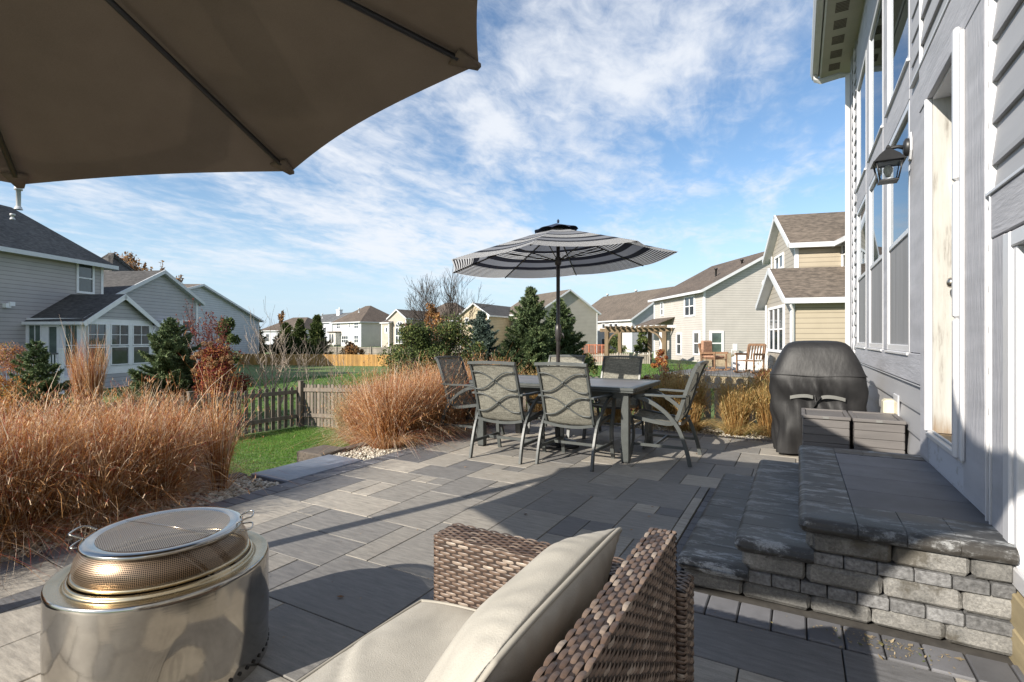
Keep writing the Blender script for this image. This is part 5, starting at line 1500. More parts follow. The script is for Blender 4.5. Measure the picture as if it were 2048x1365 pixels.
def left_house():
    # main two-storey block
    a = Vector((.055, 1)).normalized()
    p1 = (-20, 25); p0 = (-20 - .055 * 11, 14)
    t, w, pt = house('grey_neighbour_house', 'large grey two-storey house with a white-framed sunroom at the left edge of the view', C(*p0), C(*p1), 4.8, 5.06, 7.05, 'along', 's_grey', 'r_grey', -1.3, .42, hip=2.1)
    w.window(t, 152, 187.5, 526, 588, 1, 2, 'gdark', .10)
    m = MB(); s0 = w.s(10); w.box(m, s0 - .1, s0 + .1, w.z(616, s0), w.z(607, s0), 0, .16); w.box(m, s0 + .02, s0 + .22, w.z(612, s0), w.z(604, s0), .10, .2); m.build('flood_light', 'trim', t)
    vent_pipe(t, -.9639 * 22.4, 22.4, 6.85, Z(381, 22.4), .085)
    vent_pipe(t, -.9756 * 20.4, 20.4, 5.95, Z(432, 20.4), .05, True)
    # block behind with the steep roof falling to the right
    house('x', 'x', C(-27.6, 32), C(-25.2, 32), 3.4, 5.0, 6.8, 'along', 's_grey', 'r_grey', -1.2, .4, hip=1.4, root=t)
    # side wing, gable toward us
    g0, g1 = (-20.1, 26.0), (-19.37, 31.5)
    _, wg, _ = house('x', 'x', C(*g0), C(*g1), 8.5, 3.5, 4.98, 'perp', 's_greyblue', 'r_dark', -1.3, .28, root=t)
    s0 = wg.s(345)
    wg.window(t, 362, 384, 640, 688, 1, 2, 'gdark', .10)
    m = MB(); wg.box(m, wg.s(312), wg.s(352), 2.05, 2.25, 0, .35); m.build('lintel', 'trim', t)
    wg.window(t, 306, 325, 664, 700, 1, 1, 'gdark', .06)
    # sunroom
    A0, A1, B1 = (-20.3, 21.3), (-17.8, 21.3), (-17.6, 25.05)
    wa, wb = wall_of(A0, A1), wall_of(A1, B1)
    zf, zt = -.35, 2.02
    core = MB()
    def P3(rd, z): x, y = C(*rd); return (x, y, z)
    ctr = C(-19.2, 23)
    for w_ in (wa, wb):
        L = w_.L
        core = MB(); w_.box(core, 0, L, 1.86, 2.06, -.12, .0, 0); core.build('sunroom_beam', 'trim', t); core = MB(); w_.box(core, 0, L, zf, .0, -.12, 0, 0); core.build('sunroom_sill', 'trim', t)
    m = MB(); wa.box(m, 0, wa.L, -1.3, zf - .002, -.1, -.02); wb.box(m, 0, wb.L, -1.3, zf - .002, -.1, -.02); m.build('sunroom_skirt', 's_greyblue', t)
    m = MB(); wa.box(m, 0, wa.L - .1, zf, 1.9, -2.0, -1.95); wb.box(m, .1, wb.L, zf, 1.9, -2.2, -2.15); m.box((ctr[0] - .01, ctr[1] - .01, -.3), (ctr[0] + .01, ctr[1] + .01, -.29)); m.build('sunroom_back', 'room', t)
    def posts(w_, cuts):
        for c0, c1 in cuts:
            m = MB(); t0, t1 = sorted((w_.s(c0), w_.s(c1))); w_.box(m, t0, t1, .0, 1.86, -.10, .03)
            m.build('sunroom_post', 'trim', t)
    posts(wa, [(51, 57), (84.6, 93), (121.5, 130), (158, 167.2)])
    posts(wb, [(167.5, 172.5), (212, 220), (257, 264), (298.5, 305)])
    for c0, c1 in ((57, 84.6), (130, 158)): wa.window(t, c0, c1, 649, 733, 2, 2, 'ggreen', .05)
    wa.window(t, 93, 121.5, 648, 735, 1, 1, 'ggreen', .13, name='sunroom_door')
    for c0, c1 in ((172.5, 212), (220, 257), (264, 298.5)):
        tm = wb.s((c0 + c1) / 2)
        def yy(z): return 678 - (z - EYE) * F / wb.depth(tm)
        wb.window(t, c0, c1, yy(1.86), yy(.90), 2, 2, 'gdark', .05); wb.window(t, c0, c1, yy(.86), yy(0.02), 1, 1, 'gdark', .05)
    # sunroom roof: gable toward the garden, running back to the house
    ridge_s = wb.s(240); zr, ze = 3.22, 2.06
    def pb(s_, q, z): v = wb.p0 + wb.a * s_ - wb.n * q; return (v.x, v.y, z)
    L = wb.L; g = MB(); g.add([pb(-.05, 0, ze), pb(L + .05, 0, ze), pb(L / 2, 0, zr - .08)], [(0, 1, 2)]); g.build('sunroom_gable', 's_greyblue', t)
    r = MB(); o = .25; zl = ze - (zr - ze) / (L / 2) * o
    r.prism([pb(-o, -.2, zl), pb(-o, 3.2, zl), pb(L / 2, 3.2, zr), pb(L / 2, -.2, zr)], (0, 0, -.06)); r.prism([pb(L + o, -.2, zl), pb(L + o, 3.2, zl), pb(L / 2, 3.2, zr + .001), pb(L / 2, -.2, zr + .001)], (0, 0, -.06)); r.build('sunroom_roof', 'r_dark', t)
    tr = MB()
    for s_ in (-o, L + o):
        p, q = Vector(pb(s_, -.21, zl)), Vector(pb(L / 2, -.21, zr)); d = q - p; ax = d.normalized(); sd = Vector((wb.n.x, wb.n.y, 0)); up2 = sd.cross(ax); up2 = up2 if up2.z > 0 else -up2
        tr.obox(p, ax, sd, up2, (-.05, d.length), (0, .03), (-.20, .0))
    p, q = Vector(pb(-o - .03, -.2, zl)), Vector(pb(-o - .03, 3.0, zl)); d = q - p; ax = d.normalized(); tr.obox(p, ax, ax.cross(Vector((0, 0, 1))), (0, 0, 1), (0, d.length), (-.05, .05), (-.12, .0))
    x, y = pb(L + .12, -.08, 0)[:2]; tr.tube([(x, y, 1.95), (x, y, 1.75), (pb(L + .02, -.06, 0)[0], pb(L + .02, -.06, 0)[1], 1.6), (pb(L + .02, -.06, 0)[0], pb(L + .02, -.06, 0)[1], -1)], .04, 6)
    x, y = pb(-.05, -.06, 0)[:2]; x2, y2 = pb(.10, -.07, 0)[:2]; tr.tube([(x, y, 1.95), (x, y, 1.85), (x2, y2, 1.7), (x2, y2, -1)], .04, 6)
    tr.build('sunroom_fascia', 'trim', t)
    # deck with railing
    dk = thing('sunroom_deck', 'raised deck with dark handrail and white balusters in front of the sunroom', 'deck', (*C(-19.5, 20), -.9))
    d0, d1 = (-20.6, 19.6), (-17.3, 19.6)
    wd = wall_of(d0, d1)
    m = MB(); wd.box(m, 0, wd.L, -.42, -.30, -1.65, 0); m.build('deck_floor', 'trim', dk)
    for i in range(4):
        m = MB(); s_ = wd.L * i / 3; wd.box(m, s_ - .06, s_ + .06, -1.3, .78, -.12, 0); wd.box(m, s_ - .08, s_ + .08, .78, .84, -.14, .02); m.build('post', 'trim', dk)
    m = MB(); wd.box(m, 0, wd.L, .60, .66, -.09, -.03); m.build('handrail', 'railing_dark', dk)
    for i in range(27):
        s_ = .08 + i * (wd.L - .16) / 26; m = MB(); wd.box(m, s_ - .014, s_ + .014, -.30, .60, -.075, -.045); m.build('baluster', 'trim', dk)
left_house()

def neighbours():
    # blue-white gable further along on the left
    t, w, _ = house('pale_blue_house', 'pale blue-white house with a broad gable behind the big grey house', C(-27.2, 34), C(-27.7, 56), 12, 3.2, 5.95, 'perp', 's_cool', 'r_tan', -1.5, .35)
    w.window(t, 452, 462, 660, 690)
    # far row, left to right
    t, w, _ = house('far_brown_roof_house', 'far low house with a brown hip roof left of the dark conifers', P(520, 125), P(600, 120), 13, 3.3, 6.5, 'along', 's_cool', 'r_brown', -.8, .4, hip=4)
    w.window(t, 531, 539, 668, 684); w.window(t, 560, 568, 668, 684)
    t, w, _ = house('far_blue_house', 'far pale blue house with a dark roof and white chimney', P(612, 133), P(664, 122), 10, 5.3, 7.6, 'along', 's_cool', 'r_slate', -.8, .4)
    w.window(t, 636, 641, 655, 666); w.window(t, 646, 652, 655, 666); w.window(t, 636, 641, 678, 689)
    m = MB(); x, y = P(679, 128); m.box((x - .5, y - .5, 6), (x + .5, y + .5, 8.3)); m.box((x - .6, y - .6, 8.3), (x + .6, y + .6, 8.5)); m.tube([(x, y, 8.5), (x, y, 9.0)], .15, 8); m.build('chimney', 'trim', t)
    vent_pipe(t, *[q for q in ((645 - 1024) / F * 126, 126)], 6.2, 7.2, .12)
    t, w, _ = house('far_grey_house', 'far two-storey grey house with a brown hip roof and many white windows', P(666, 101.8), P(722, 95), 9.5, 4.6, 7.7, 'along', 's_white2', 'r_brown', -.7, .45, hip=4.2)
    for a, b, y0, y1, nx in ((673, 681, 645.5, 659, 2), (697, 701.5, 645, 656, 1), (708, 717.5, 643.5, 658.5, 2), (708, 717.5, 670, 687.5, 2), (683, 697, 671, 687.5, 3)): w.window(t, a, b, y0, y1, nx, 2, 'gdark', .16)
    m = MB(); s0, s1 = w.s(667), w.s(681.5); w.box(m, s0, s1, 1.0 - .95, 2.4, 0, 1.1); m.build('bay', 's_white2', t)
    m = MB(); n_ = w.n; w.box(m, s0 - .2, s1 + .2, 2.41, 2.62, 0, 1.35); m.build('bay_roof', 'r_brown', t)
    for q in (.25, .6): 
        m = MB(); c = s0 + (s1 - s0) * q; w.box(m, c - .3, c + .3, .4, 2.1, 1.101, 1.13); m.build('bay_window', 'gdark', t)
    vent_pipe(t, (718 - 1024) / F * 98, 98, 6.2, 6.9, .1)
    t, w, _ = house('arch_window_house', 'tan house with a tall arched white window in its gable', P(778, 86), P(812, 84), 9, 4.7, 6.05, 'perp', 's_tan', 'r_brown', -.6, .3)
    # arched window
    s0, s1 = w.s(790.5), w.s(811 - 1.5); zc = w.z(656, (s0 + s1) / 2); zb = w.z(688, (s0 + s1) / 2); R_ = (s1 - s0) / 2; sc = (s0 + s1) / 2
    def q3(s_, z, o): v = w.p0 + w.a * s_ + w.n * o; return (v.x, v.y, z)
    m = MB(); arc = [(sc + R_ * math.cos(k * PI / 12), zc + R_ * math.sin(k * PI / 12)) for k in range(13)]
    pts = [q3(s0, zb, .03)] + [q3(s_, z, .03) for s_, z in reversed(arc)] + [q3(s1, zb, .03)]
    m.prism(pts, (w.n.x * .02, w.n.y * .02, 0)); wo = m.build('arched_window', 'trim', t)
    m = MB()
    for k in range(4):
        a0, a1 = k * PI / 4 + .09, (k + 1) * PI / 4 - .09
        m.prism([q3(sc + R_ * .25 * math.cos(a_), zc + .12 + R_ * .25 * math.sin(a_), .055) for a_ in (a0, a1)] + [q3(sc + R_ * .88 * math.cos(a_), zc + .12 + R_ * .8 * math.sin(a_), .055) for a_ in np.linspace(a1, a0, 5)], (w.n.x * .02, w.n.y * .02, 0))
    for k in range(3):
        c0 = s0 + .14 + (s1 - s0 - .2) * k / 3; c1 = c0 + (s1 - s0) / 3 - .2
        for z0, z1 in ((zb + .12, (zb + zc) / 2 - .06), ((zb + zc) / 2 + .06, zc - .06)): w.box(m, c0, c1, z0, z1, .052, .075)
    m.build('pane', 'gdark', wo)
    _, w2, _ = house('x', 'x', P(763, 86), P(778, 85), 7, 3.9, 4.9, 'along', 's_tan', 'r_brown', -.6, .2, root=t)
    w2.window(t, 770, 776.5, 653, 667, 1, 1, 'gdark', .2)
    t, w, _ = house('far_brown_gable_house', 'far house with a broad brown gabled roof behind the bare tree', P(824, 92), P(940, 90), 12, 4.6, 8.0, 'along', 's_tan', 'r_brown', -.6, .4, hip=4.5)
    w.window(t, 850, 858, 648, 662)
    # yellow-beige house behind the spruces
    t, w, _ = house('yellow_beige_house', 'beige and yellow house with a small front gable, partly behind the spruces', C(-.022 * 70, 70.5), C(.052 * 61, 61), 8.5, 4.5, 7.2, 'along', 's_beige2', 'r_tan', -.6, .35)
    w.window(t, 1004, 1011, 634, 650)
    w.window(t, 1012, 1021, 672, 698, 1, 1)
    _, w2, _ = house('x', 'x', P(921, 64.5), P(977, 62.5), 10, 4.2, 5.6, 'perp', 's_yellow', 'r_grey', -.6, .3, root=t)
    w2.window(t, 930, 938, 636, 650); w2.window(t, 950, 958, 640, 655)
    # white house with the long tan roof
    t, w, _ = house('long_roof_house', 'white house with a long tan roof behind the pergola', C(15.2, 65), C(15.2 + .93 * 12.8, 65 + .36 * 12.8), 17, 3.8, 8.0, 'perp', 's_greyblue', 'r_tan', -.7, .35)
    w.window(t, 1289, 1311, 645, 659, 2, 1)
    w3 = Wall(C(15.2, 65), C(9.1 , 80.7))
    m = MB(); w3.box(m, .1, w3.L - .2, -.7, 3.78, .0, .06); m.build('front_wall', 's_white2', t)
    class Off: pass
    w3.p0 = w3.p0 + w3.n * .06
    for a, b, y0, y1, g_, nx in ((1153.5, 1161, 650, 677, 'gpurple', 1), (1177, 1184.5, 649, 677, 'gpurple', 1), (1204, 1211, 647, 658.5, 'gdark', 1), (1218, 1226, 646.5, 658, 'gdark', 1), (1228, 1236.5, 646.5, 658, 'gdark', 1), (1203, 1212, 676, 700, 'gdark', 1)):
        w3.window(t, a, b, y0, y1, nx, 1, g_, .13)
    for px_, d_ in ((1215, 84), (1272, 77)): vent_pipe(t, (px_ - 1024) / F * d_, d_, 7.4, 8.35, .13)
    # big white house
    t, w, pt = house('white_gable_house', 'white lap-sided two-storey house with the big gable facing us', C(13.5, 36), C(13.5 + .994 * 11, 36 + .113 * 11), 9, 4.72, 7.65, 'perp', 's_white', 'r_brown', -.6, .38)
    w.window(t, 1419, 1447, 662, 712, 1, 2, 'ggreen', .16)
    w4 = Wall(C(13.5, 36), C(13.5 - .113 * 9, 36 + .994 * 9))
    for a, b, y0, y1, nx in ((1369, 1390, 592, 634, 2), (1353, 1363.5, 666, 711, 1), (1387, 1400, 663, 711, 1), (1321.5, 1327.5, 604, 633, 1)): w4.window(t, a, b, y0, y1, nx, 2, 'gdark', .13)
    m = MB(); s0, s1 = w4.s(1305), w4.s(1350)
    sa, sb = sorted((s0, s1)); zl = 2.35
    def p4(s_, o, z): v = w4.p0 + w4.a * s_ + w4.n * o; return (v.x, v.y, z)
    m.prism([p4(sa, 1.6, zl), p4(sb, 1.6, zl), p4(sb, 0, zl + .6), p4(sa, 0, zl + .6)], (0, 0, -.05)); m.build('porch_roof', 'r_brown', t)
    m = MB(); w4.box(m, sa, sb, zl - .26, zl - .06, 1.55, 1.62); w4.box(m, sa - .02, sa + .05, zl - .26, zl - .06, 0, 1.6); w4.box(m, sa + .1, sa + .35, -.6, zl - .26, .9, 1.15); m.build('porch_beam', 'trim', t)
    for px_, d_, y_ in ((1432, 38.5, 540), (1484, 38, 522)): vent_pipe(t, (px_ - 1024) / F * d_, d_, Z(y_ + 16, d_), Z(y_, d_), .07, True, mat='black')
    m = MB(); x, y = C(.436 * 35.6, 35.6); m.cbox((x - .16, y - .1, .35), (x + .16, y + .1, .85), .03); m.tube([(x, y, -.5), (x, y, .4)], .05, 8); m.tube([(x - .2, y, .5), (x - .25, y, 0)], .03, 8); m.build('gas_meter', 'gutter', t)
    m = MB(); w.box(m, .2, 3.6, -.6, .10, .0, .18); m.build('stone_footing', 'stone_yel', t)
    # satellite dish
    m = MB(); x, y = C(.497 * 33, 33); cz = Z(565, 33); nn, aa, bb = plane_frame(Vector((-.5, -.8, .45))); cc = Vector((x, y, cz))
    vs = [cc + (aa * math.cos(2 * PI * k / 20) + bb * math.sin(2 * PI * k / 20)) * r_ + nn * (r_ * r_ * .5) for r_ in (.001, .15, .3) for k in range(20)]
    m.add(vs, [(i * 20 + k, i * 20 + (k + 1) % 20, i * 20 + 20 + (k + 1) % 20, i * 20 + 20 + k) for i in range(2) for k in range(20)], 0, True); m.tube([cc, cc - nn * .3 + Vector((0, 0, -.4))], .03, 6); m.tube([cc, cc + nn * .35], .015, 5); m.build('satellite_dish', 'gutter', t)
    # beige house at the right
    gx, gy = .252, .968
    t, w, _ = house('beige_house', 'beige lap-sided house with stacked roofs beyond the covered grill', C(9.28, 17), C(9.28 + 3.72 * gx, 17 + 3.72 * gy), 9, 2.63, 3.72, 'perp', 's_beige2', 'r_tan', -.6, .30)
    w.window(t, 1538, 1569.5, 613, 705, 3, 2, 'gdark', .10)
    wf = Wall(C(9.28, 17), C(9.28 + .968 * 9, 17 - .252 * 9))
    m = MB(); wf.box(m, .11, 8.9, -.6, 2.60, 0, .03); m.build('front_wall', 's_beige', t)
    x, y = C(9.12, 16.75); m = MB(); m.tube([(x, y, 2.5), (x, y, 2.3), (C(9.30, 16.93)[0], C(9.30, 16.93)[1], 2.15), (C(9.30, 16.93)[0], C(9.30, 16.93)[1], -.5)], .045, 6); m.build('downspout', 'trim', t)
    x, y = C(.517 * 20.9 - .1, 20.7); m = MB(); m.tube([(x, y, 2.4), (x, y, -.5)], .045, 6); m.build('downspout', 'trim', t)
    _, wu, _ = house('x', 'x', C(10.8, 19.5), C(10.8 + 3.83 * gx, 19.5 + 3.83 * gy), 9, 4.93, 6.30, 'perp', 's_beige2', 'r_tan', 2.4, .30, root=t)
    wu.window(t, 1550.5, 1568, 510, 541, 2, 1, 'gdark', .10)
    wf = Wall(C(10.8, 19.5), C(10.8 + .968 * 9, 19.5 - .252 * 9))
    m = MB(); wf.box(m, .11, 8.9, 2.4, 4.90, 0, .03); m.build('front_wall', 's_beige', t)
    _, ww, _ = house('x', 'x', C(11.75, 16.9), C(12.32, 19.08), 5, 4.93, 6.6, 'along', 's_beige2', 'r_tan', 2.4, .30, root=t)
    ww.window(t, 1684, 1701.5, 478, 538, 1, 2, 'gdark', .10)
neighbours()

# ------------------------------------------------------------------ fences
def picket_fence(name, label, pts, h, pw, gap, mat, side, rail_h=(.22, .82), post_every=2.4, base=None, thick=.018, parts=True):
    """pickets butted on two rails; side = +1/-1 which face carries the rails"""
    t = thing(name, label, 'fence', (pts[0][0], pts[0][1], 0))
    pk = MB(); posts = []
    rails = [MB(), MB()]
    for (xa, ya), (xb, yb) in zip(pts[:-1], pts[1:]):
        A, B = Vector((xa, ya, 0)), Vector((xb, yb, 0)); L = (B - A).length; a = (B - A) / L; n_ = Vector((a.y, -a.x, 0)) * side
        def gz(s_): p = A + a * s_; return (base(p.x, p.y) if base else ground(p.x, p.y))
        s_ = .03
        while s_ < L - pw:
            z = gz(s_ + pw / 2); o = A + a * s_; hh = h * random.uniform(.985, 1.01); v = random.random()
            c = pw * .28
            vs = []
            for off in (0, thick):
                for u_, zz in ((0, z + .02), (pw, z + .02), (pw, z + hh - c), (pw - c, z + hh), (c, z + hh), (0, z + hh - c)):
                    q = o + a * u_ - n_ * off; vs.append((q.x, q.y, zz))
            pk.add(vs, [tuple(range(6)), tuple(range(11, 5, -1))] + [(i, (i + 1) % 6, (i + 1) % 6 + 6, i + 6) for i in range(6)], 0, False, v)
            s_ += pw + gap
        k = max(1, round(L / post_every)); 
        for i in range(k + 1):
            s_ = L * i / k; p = A + a * s_
            if i == 0 and (xa, ya) != pts[0]: continue
            posts.append((p + n_ * .06, gz(s_)))
        for i in range(k):
            s0, s1 = L * i / k, L * (i + 1) / k
            for q, f in enumerate(rail_h):
                z0, z1 = gz(s0) + h * f, gz(s1) + h * f; p0_, p1_ = A + a * s0, A + a * s1
                vs = []
                for (pp, zz) in ((p0_, z0), (p1_, z1)):
                    for o_, dz in ((.001, 0), (.036, 0), (.036, .085), (.001, .085)):
                        w_ = pp + n_ * o_; vs.append((w_.x, w_.y, zz + dz))
                rails[q].add(vs, [(0, 1, 5, 4), (1, 2, 6, 5), (2, 3, 7, 6), (3, 0, 4, 7), (0, 3, 2, 1), (4, 5, 6, 7)], 0)
    o = pk.build('pickets', mat, t)
    for r in rails: r.build('rail', mat, t)
    for p, z in posts[:60]:
        m = MB(); m.cbox((p.x - .045, p.y - .045, z - .1), (p.x + .045, p.y + .045, z + h + .05), .006); m.cbox((p.x - .055, p.y - .055, z + h + .051), (p.x + .055, p.y + .055, z + h + .075), .006); m.build('post', mat, t)
    return t
picket_fence('picket_fence', 'dark weathered picket fence with open gaps along the left lawn, behind the grasses', [(-10.2, -2.0), (-10.2, 8.05)], .95, .085, .075, 'fence_wood', 1)
def fz(x, y): return -.83 + .47 * sstep(-10.2, -1.5, x)
picket_fence('picket_fence', 'weathered picket fence across the back of the lawn, behind the middle grasses', [(-10.1, 8.05), (-2.6, 8.05)], .98, .085, .028, 'fence_wood', 1, base=fz)
picket_fence('picket_fence', 'picket fence toned paler for sunlight, behind the golden grasses between table and grill', [(-2.55, 8.35), (2.5, 8.35)], 1.0, .105, .05, 'fence_grey', 1, base=lambda x, y: -.38)  # lighter mat on this section puts sunlight into its colour
def straight_base(A, B):
    za, zb = A[2], B[2]; A2, B2 = Vector(A[:2]), Vector(B[:2])
    def f(x, y):
        t = (Vector((x, y)) - A2).dot(B2 - A2) / (B2 - A2).length_squared; return za + (zb - za) * t
    return f
a, b = P(430, 52), P(930, 48)
picket_fence('tan_board_fence', 'long orange-tan privacy fence across the far side of the green lawn', [a, b], 1.15, .14, .004, 'fence_tan', -1, base=straight_base((*a, Z(730, 52)), (*b, Z(735, 48))), post_every=2.4)
a, b, c = P(470, 63), P(640, 66), P(960, 62)
picket_fence('grey_board_fence', 'greyed board fence running below the far houses, above the tan fence', [a, b], 1.05, .14, .004, 'fence_grey', 1, base=straight_base((*a, Z(704, 63)), (*b, Z(709, 66))), post_every=2.4)
picket_fence('grey_board_fence', 'second greyed board fence section, curving behind the evergreen shrubs', [b, c], 1.0, .14, .004, 'fence_grey', 1, base=straight_base((*b, Z(709, 66)), (*c, Z(714, 62))), post_every=2.4)
a, b = P(1180, 38), P(1300, 34)
picket_fence('grey_picket_fence', 'small grey picket fence in front of the red deck by the pergola', [a, b], 1.1, .12, .05, 'fence_grey', 1, base=straight_base((*a, Z(738, 38)), (*b, Z(738, 34))), post_every=2.4)

# ------------------------------------------------------------------ pergola, deck and the patio next door
def next_door():
    t = thing('pergola', 'brown timber pergola with curved braces and a string of lights', 'pergola', (*P(1270, 34), -.4))
    pts = {k: P(*v) for k, v in {'fl': (1214, 33.5), 'fr': (1329, 31), 'bl': (1240, 38), 'br': (1300, 36)}.items()}
    zt = Z(664, 33)
    for k, (x, y) in pts.items():
        m = MB(); m.cbox((x - .13, y - .13, -.6), (x + .13, y + .13, zt), .02); m.build('post', 'pergola', t)
    def beam(p, q, z, h=.22, w=.06, ext=.5):
        A, B = Vector((*p, z)), Vector((*q, z)); d = (B - A); L = d.length; ax = d / L; sd = ax.cross(Vector((0, 0, 1)))
        m = MB(); m.obox(A, ax, sd, (0, 0, 1), (-ext, L + ext), (-w, w), (0, h)); m.build('beam', 'pergola', t)
    beam(pts['fl'], pts['fr'], zt); beam(pts['bl'], pts['br'], zt, ext=1.2); 
    A, B = Vector(pts['fl']), Vector(pts['fr']); A2, B2 = Vector(pts['bl']), Vector(pts['br'])
    for i in range(12):
        u = i / 11; p, q = A.lerp(B, u), A2.lerp(B2, u); p2 = p + (p - q) * .12; q2 = q + (q - p) * .12; beam(p2, q2, zt + .225, .14, .04, 0)
    for k, sg in (('fl', 1), ('fr', -1)):
        x, y = pts[k]; d = (B - A).normalized() * sg
        m = MB(); m.tube(catmull([(x, y, zt - 1.1), (x + d.x * .15, y + d.y * .15, zt - .6), (x + d.x * .45, y + d.y * .45, zt - .2), (x + d.x * .9, y + d.y * .9, zt)], 4), .09, rect=True, r2=.05); m.build('brace', 'pergola', t)
    m = MB()
    for i in range(9):
        u = i / 8; p = A.lerp(B, .35 + .6 * u); z = zt - 1.15 - .25 * math.sin(PI * u); m.lathe([(0, .05), (.05, 0), (0, -.05)], (p.x, p.y, z), 6)
    s = thing('string_lights', 'string of small round bulbs hanging inside the pergola', 'string lights', (*P(1290, 32), 1))
    m.build('bulbs', 'tarp', s); m = MB(); m.tube([(A.lerp(B, .3 + .7 * u / 10).x, A.lerp(B, .3 + .7 * u / 10).y, zt - 1.05 - .25 * math.sin(PI * u / 10)) for u in range(11)], .012, 4); m.build('wire', 'black', s)
    # red deck left of it
    d = thing('red_deck', 'small red-brown wooden deck with railing left of the pergola', 'deck', (*P(1195, 44), -.5))
    w = Wall(P(1165, 45), P(1217, 43)); zd = Z(711, 44)
    m = MB(); w.box(m, 0, w.L, zd - .25, zd, -3, 0); w.box(m, 0, w.L, -1, zd - .25, -.1, 0); m.build('deck_floor', 'deckred', d)
    for i in range(5): m = MB(); s_ = w.L * i / 4; w.box(m, s_ - .06, s_ + .06, zd, zd + .95, -.1, .02); m.build('post', 'deckred', d)
    m = MB(); w.box(m, 0, w.L, zd + .85, zd + .93, -.08, 0); m.build('rail', 'deckred', d)
    for i in range(20): m = MB(); s_ = w.L * (i + .5) / 20; w.box(m, s_ - .02, s_ + .02, zd, zd + .85, -.06, -.02); m.build('baluster', 'deckred', d)
    # raised paved terrace behind the right-hand grasses
    T = thing('stone_terrace', 'low tan stone terrace wall next door, behind the golden grasses', 'terrace', (*P(1450, 18), -.4))
    w = Wall(P(1335, 17.5), P(1600, 15.0)); zt2 = Z(750, 17)
    m = MB(); w.box(m, 0, w.L, -.7, zt2, -7, 0); m.build('terrace_wall', 'stone_yel', T)
    m = MB(); w.box(m, -.05, w.L + .05, zt2, zt2 + .05, -7, .04); m.build('terrace_cap', 'block_small', T)
    w2 = Wall(P(1400, 21.5), P(1462, 21)); m = MB(); w2.box(m, 0, w2.L, zt2 + .052, zt2 + .62, -.3, 0); m.build('seat_wall', 'stone_yel', T)
    zf = zt2 + .052
    def patio_chair(px, d, rz, label, cushion):
        x, y = P(px, d); c = thing('wooden_chair', label, 'chair', (x, y, zf), 0); LOCAL.add(c.name)
        for sx in (-1, 1):
            m = MB(); m.tube([(sx * .30, -.28, 0), (sx * .30, -.30, .45), (sx * .29, -.42, .95)], .03, rect=True, r2=.02); m.build('leg', 'teak', c)
            m = MB(); m.tube([(sx * .30, .28, 0), (sx * .30, .28, .60)], .025, rect=True, r2=.02); m.build('leg', 'teak', c)
            m = MB(); m.tube([(sx * .31, -.34, .62), (sx * .32, .34, .64)], .02, rect=True, r2=.035); m.build('armrest', 'teak', c)
            m = MB(); m.tube(catmull([(sx * .30, -.50, .07), (sx * .30, 0, .0), (sx * .30, .45, .07)], 4), .02, rect=True, r2=.03); m.build('rocker', 'teak', c)
        m = MB(); m.cbox((-.28, -.28, .40), (.28, .30, .43), .01); m.build('seat', 'teak', c)
        m = MB()
        for i in range(6):
            x_ = -.24 + .096 * i; m.tube([(x_, -.30, .45), (x_, -.42, .93)], .03, rect=True, r2=.01)
        m.cbox((-.29, -.46, .90), (.29, -.40, .98), .01); m.build('back_slats', 'teak', c)
        if cushion:
            m = MB(); m.cbox((-.27, -.41, .44), (.27, .28, .54), .04); m.cbox((-.27, -.40, .54), (.27, -.27, 1.08), .05); m.build('chair_pad', 'rustcush', c)
        c.rotation_euler = (0, 0, rz)
    patio_chair(1428, 18.5, TH + PI + .5, 'wooden armchair with a rust-orange pad on the neighbour’s terrace', True)
    patio_chair(1500, 17.0, TH + PI / 2 + .6, 'bare wooden slatted rocking chair beside the white furniture cover', False)
    x, y = P(1505, 18.6); c = thing('covered_furniture', 'long garden furniture under a white fitted cover on the next terrace', 'furniture cover', (x, y, zf))
    w = Wall(P(1466, 19.0), P(1535, 18.6)); m = MB()
    prof = [(0, 0), (0, .42), (.45, .62), (1.0, .80), (w.L, .80), (w.L, 0)]
    def q3(s_, o, z): v = w.p0 + w.a * s_ + w.n * o; return (v.x, v.y, zf + z)
    m.prism([q3(s_, 0, z) for s_, z in prof], (-w.n.x * 1.1, -w.n.y * 1.1, 0)); m.build('cover', 'tarp', c, mod='bevel')
    m = MB(); w.box(m, .02, w.L - .02, zf + .33, zf + .35, .0, .012); m.build('seam', 'tarp', c)
next_door()

# ================================================================== PLANTS
def ribbons(base, tip_dir, length, width, droop, nseg, var, curl=0.0, rg=rng):
    """N grass blades as bent ribbons -> V, F(quads), var. base (N,3), tip_dir (N,2) lean azimuth unit * lean"""
    N = len(base)
    t = np.linspace(0, 1, nseg + 1)[None, :, None]
    lean = tip_dir[:, None, :]
    L = length[:, None, None]; D = droop[:, None, None]
    xy = base[:, None, :2] + lean * L * (t * .45 + t ** 2.2 * .55 * (1 + D))
    z = base[:, None, 2:] + L * (t - D * t ** 3 * .55)
    ph = rg.uniform(0, 2 * PI, (N, 1, 1)); wob = (np.sin(t * 5 + ph) * .02 * L * (1 + curl * 2)) * t
    xy = xy + np.concatenate([wob, np.cos(t * 4 + ph) * .02 * L * (1 + curl * 2) * t], 2)
    c = np.concatenate([xy, z], 2)
    a = rg.uniform(0, 2 * PI, N); sd = np.stack([np.cos(a), np.sin(a), np.zeros(N)], 1)[:, None, :]
    w = width[:, None, None] * (1 - t ** 2 * .85) * .5
    Lf, Rt = c - sd * w, c + sd * w
    V = np.stack([Lf, Rt], 2).reshape(N * (nseg + 1) * 2, 3)
    i = np.arange(N)[:, None] * (nseg + 1) * 2 + np.arange(nseg)[None] * 2
    Fq = np.stack([i, i + 1, i + 3, i + 2], 2).reshape(-1, 4)
    tv = np.linspace(0, 1, nseg)[None]
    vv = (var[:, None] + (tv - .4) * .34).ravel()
    return V, Fq, vv
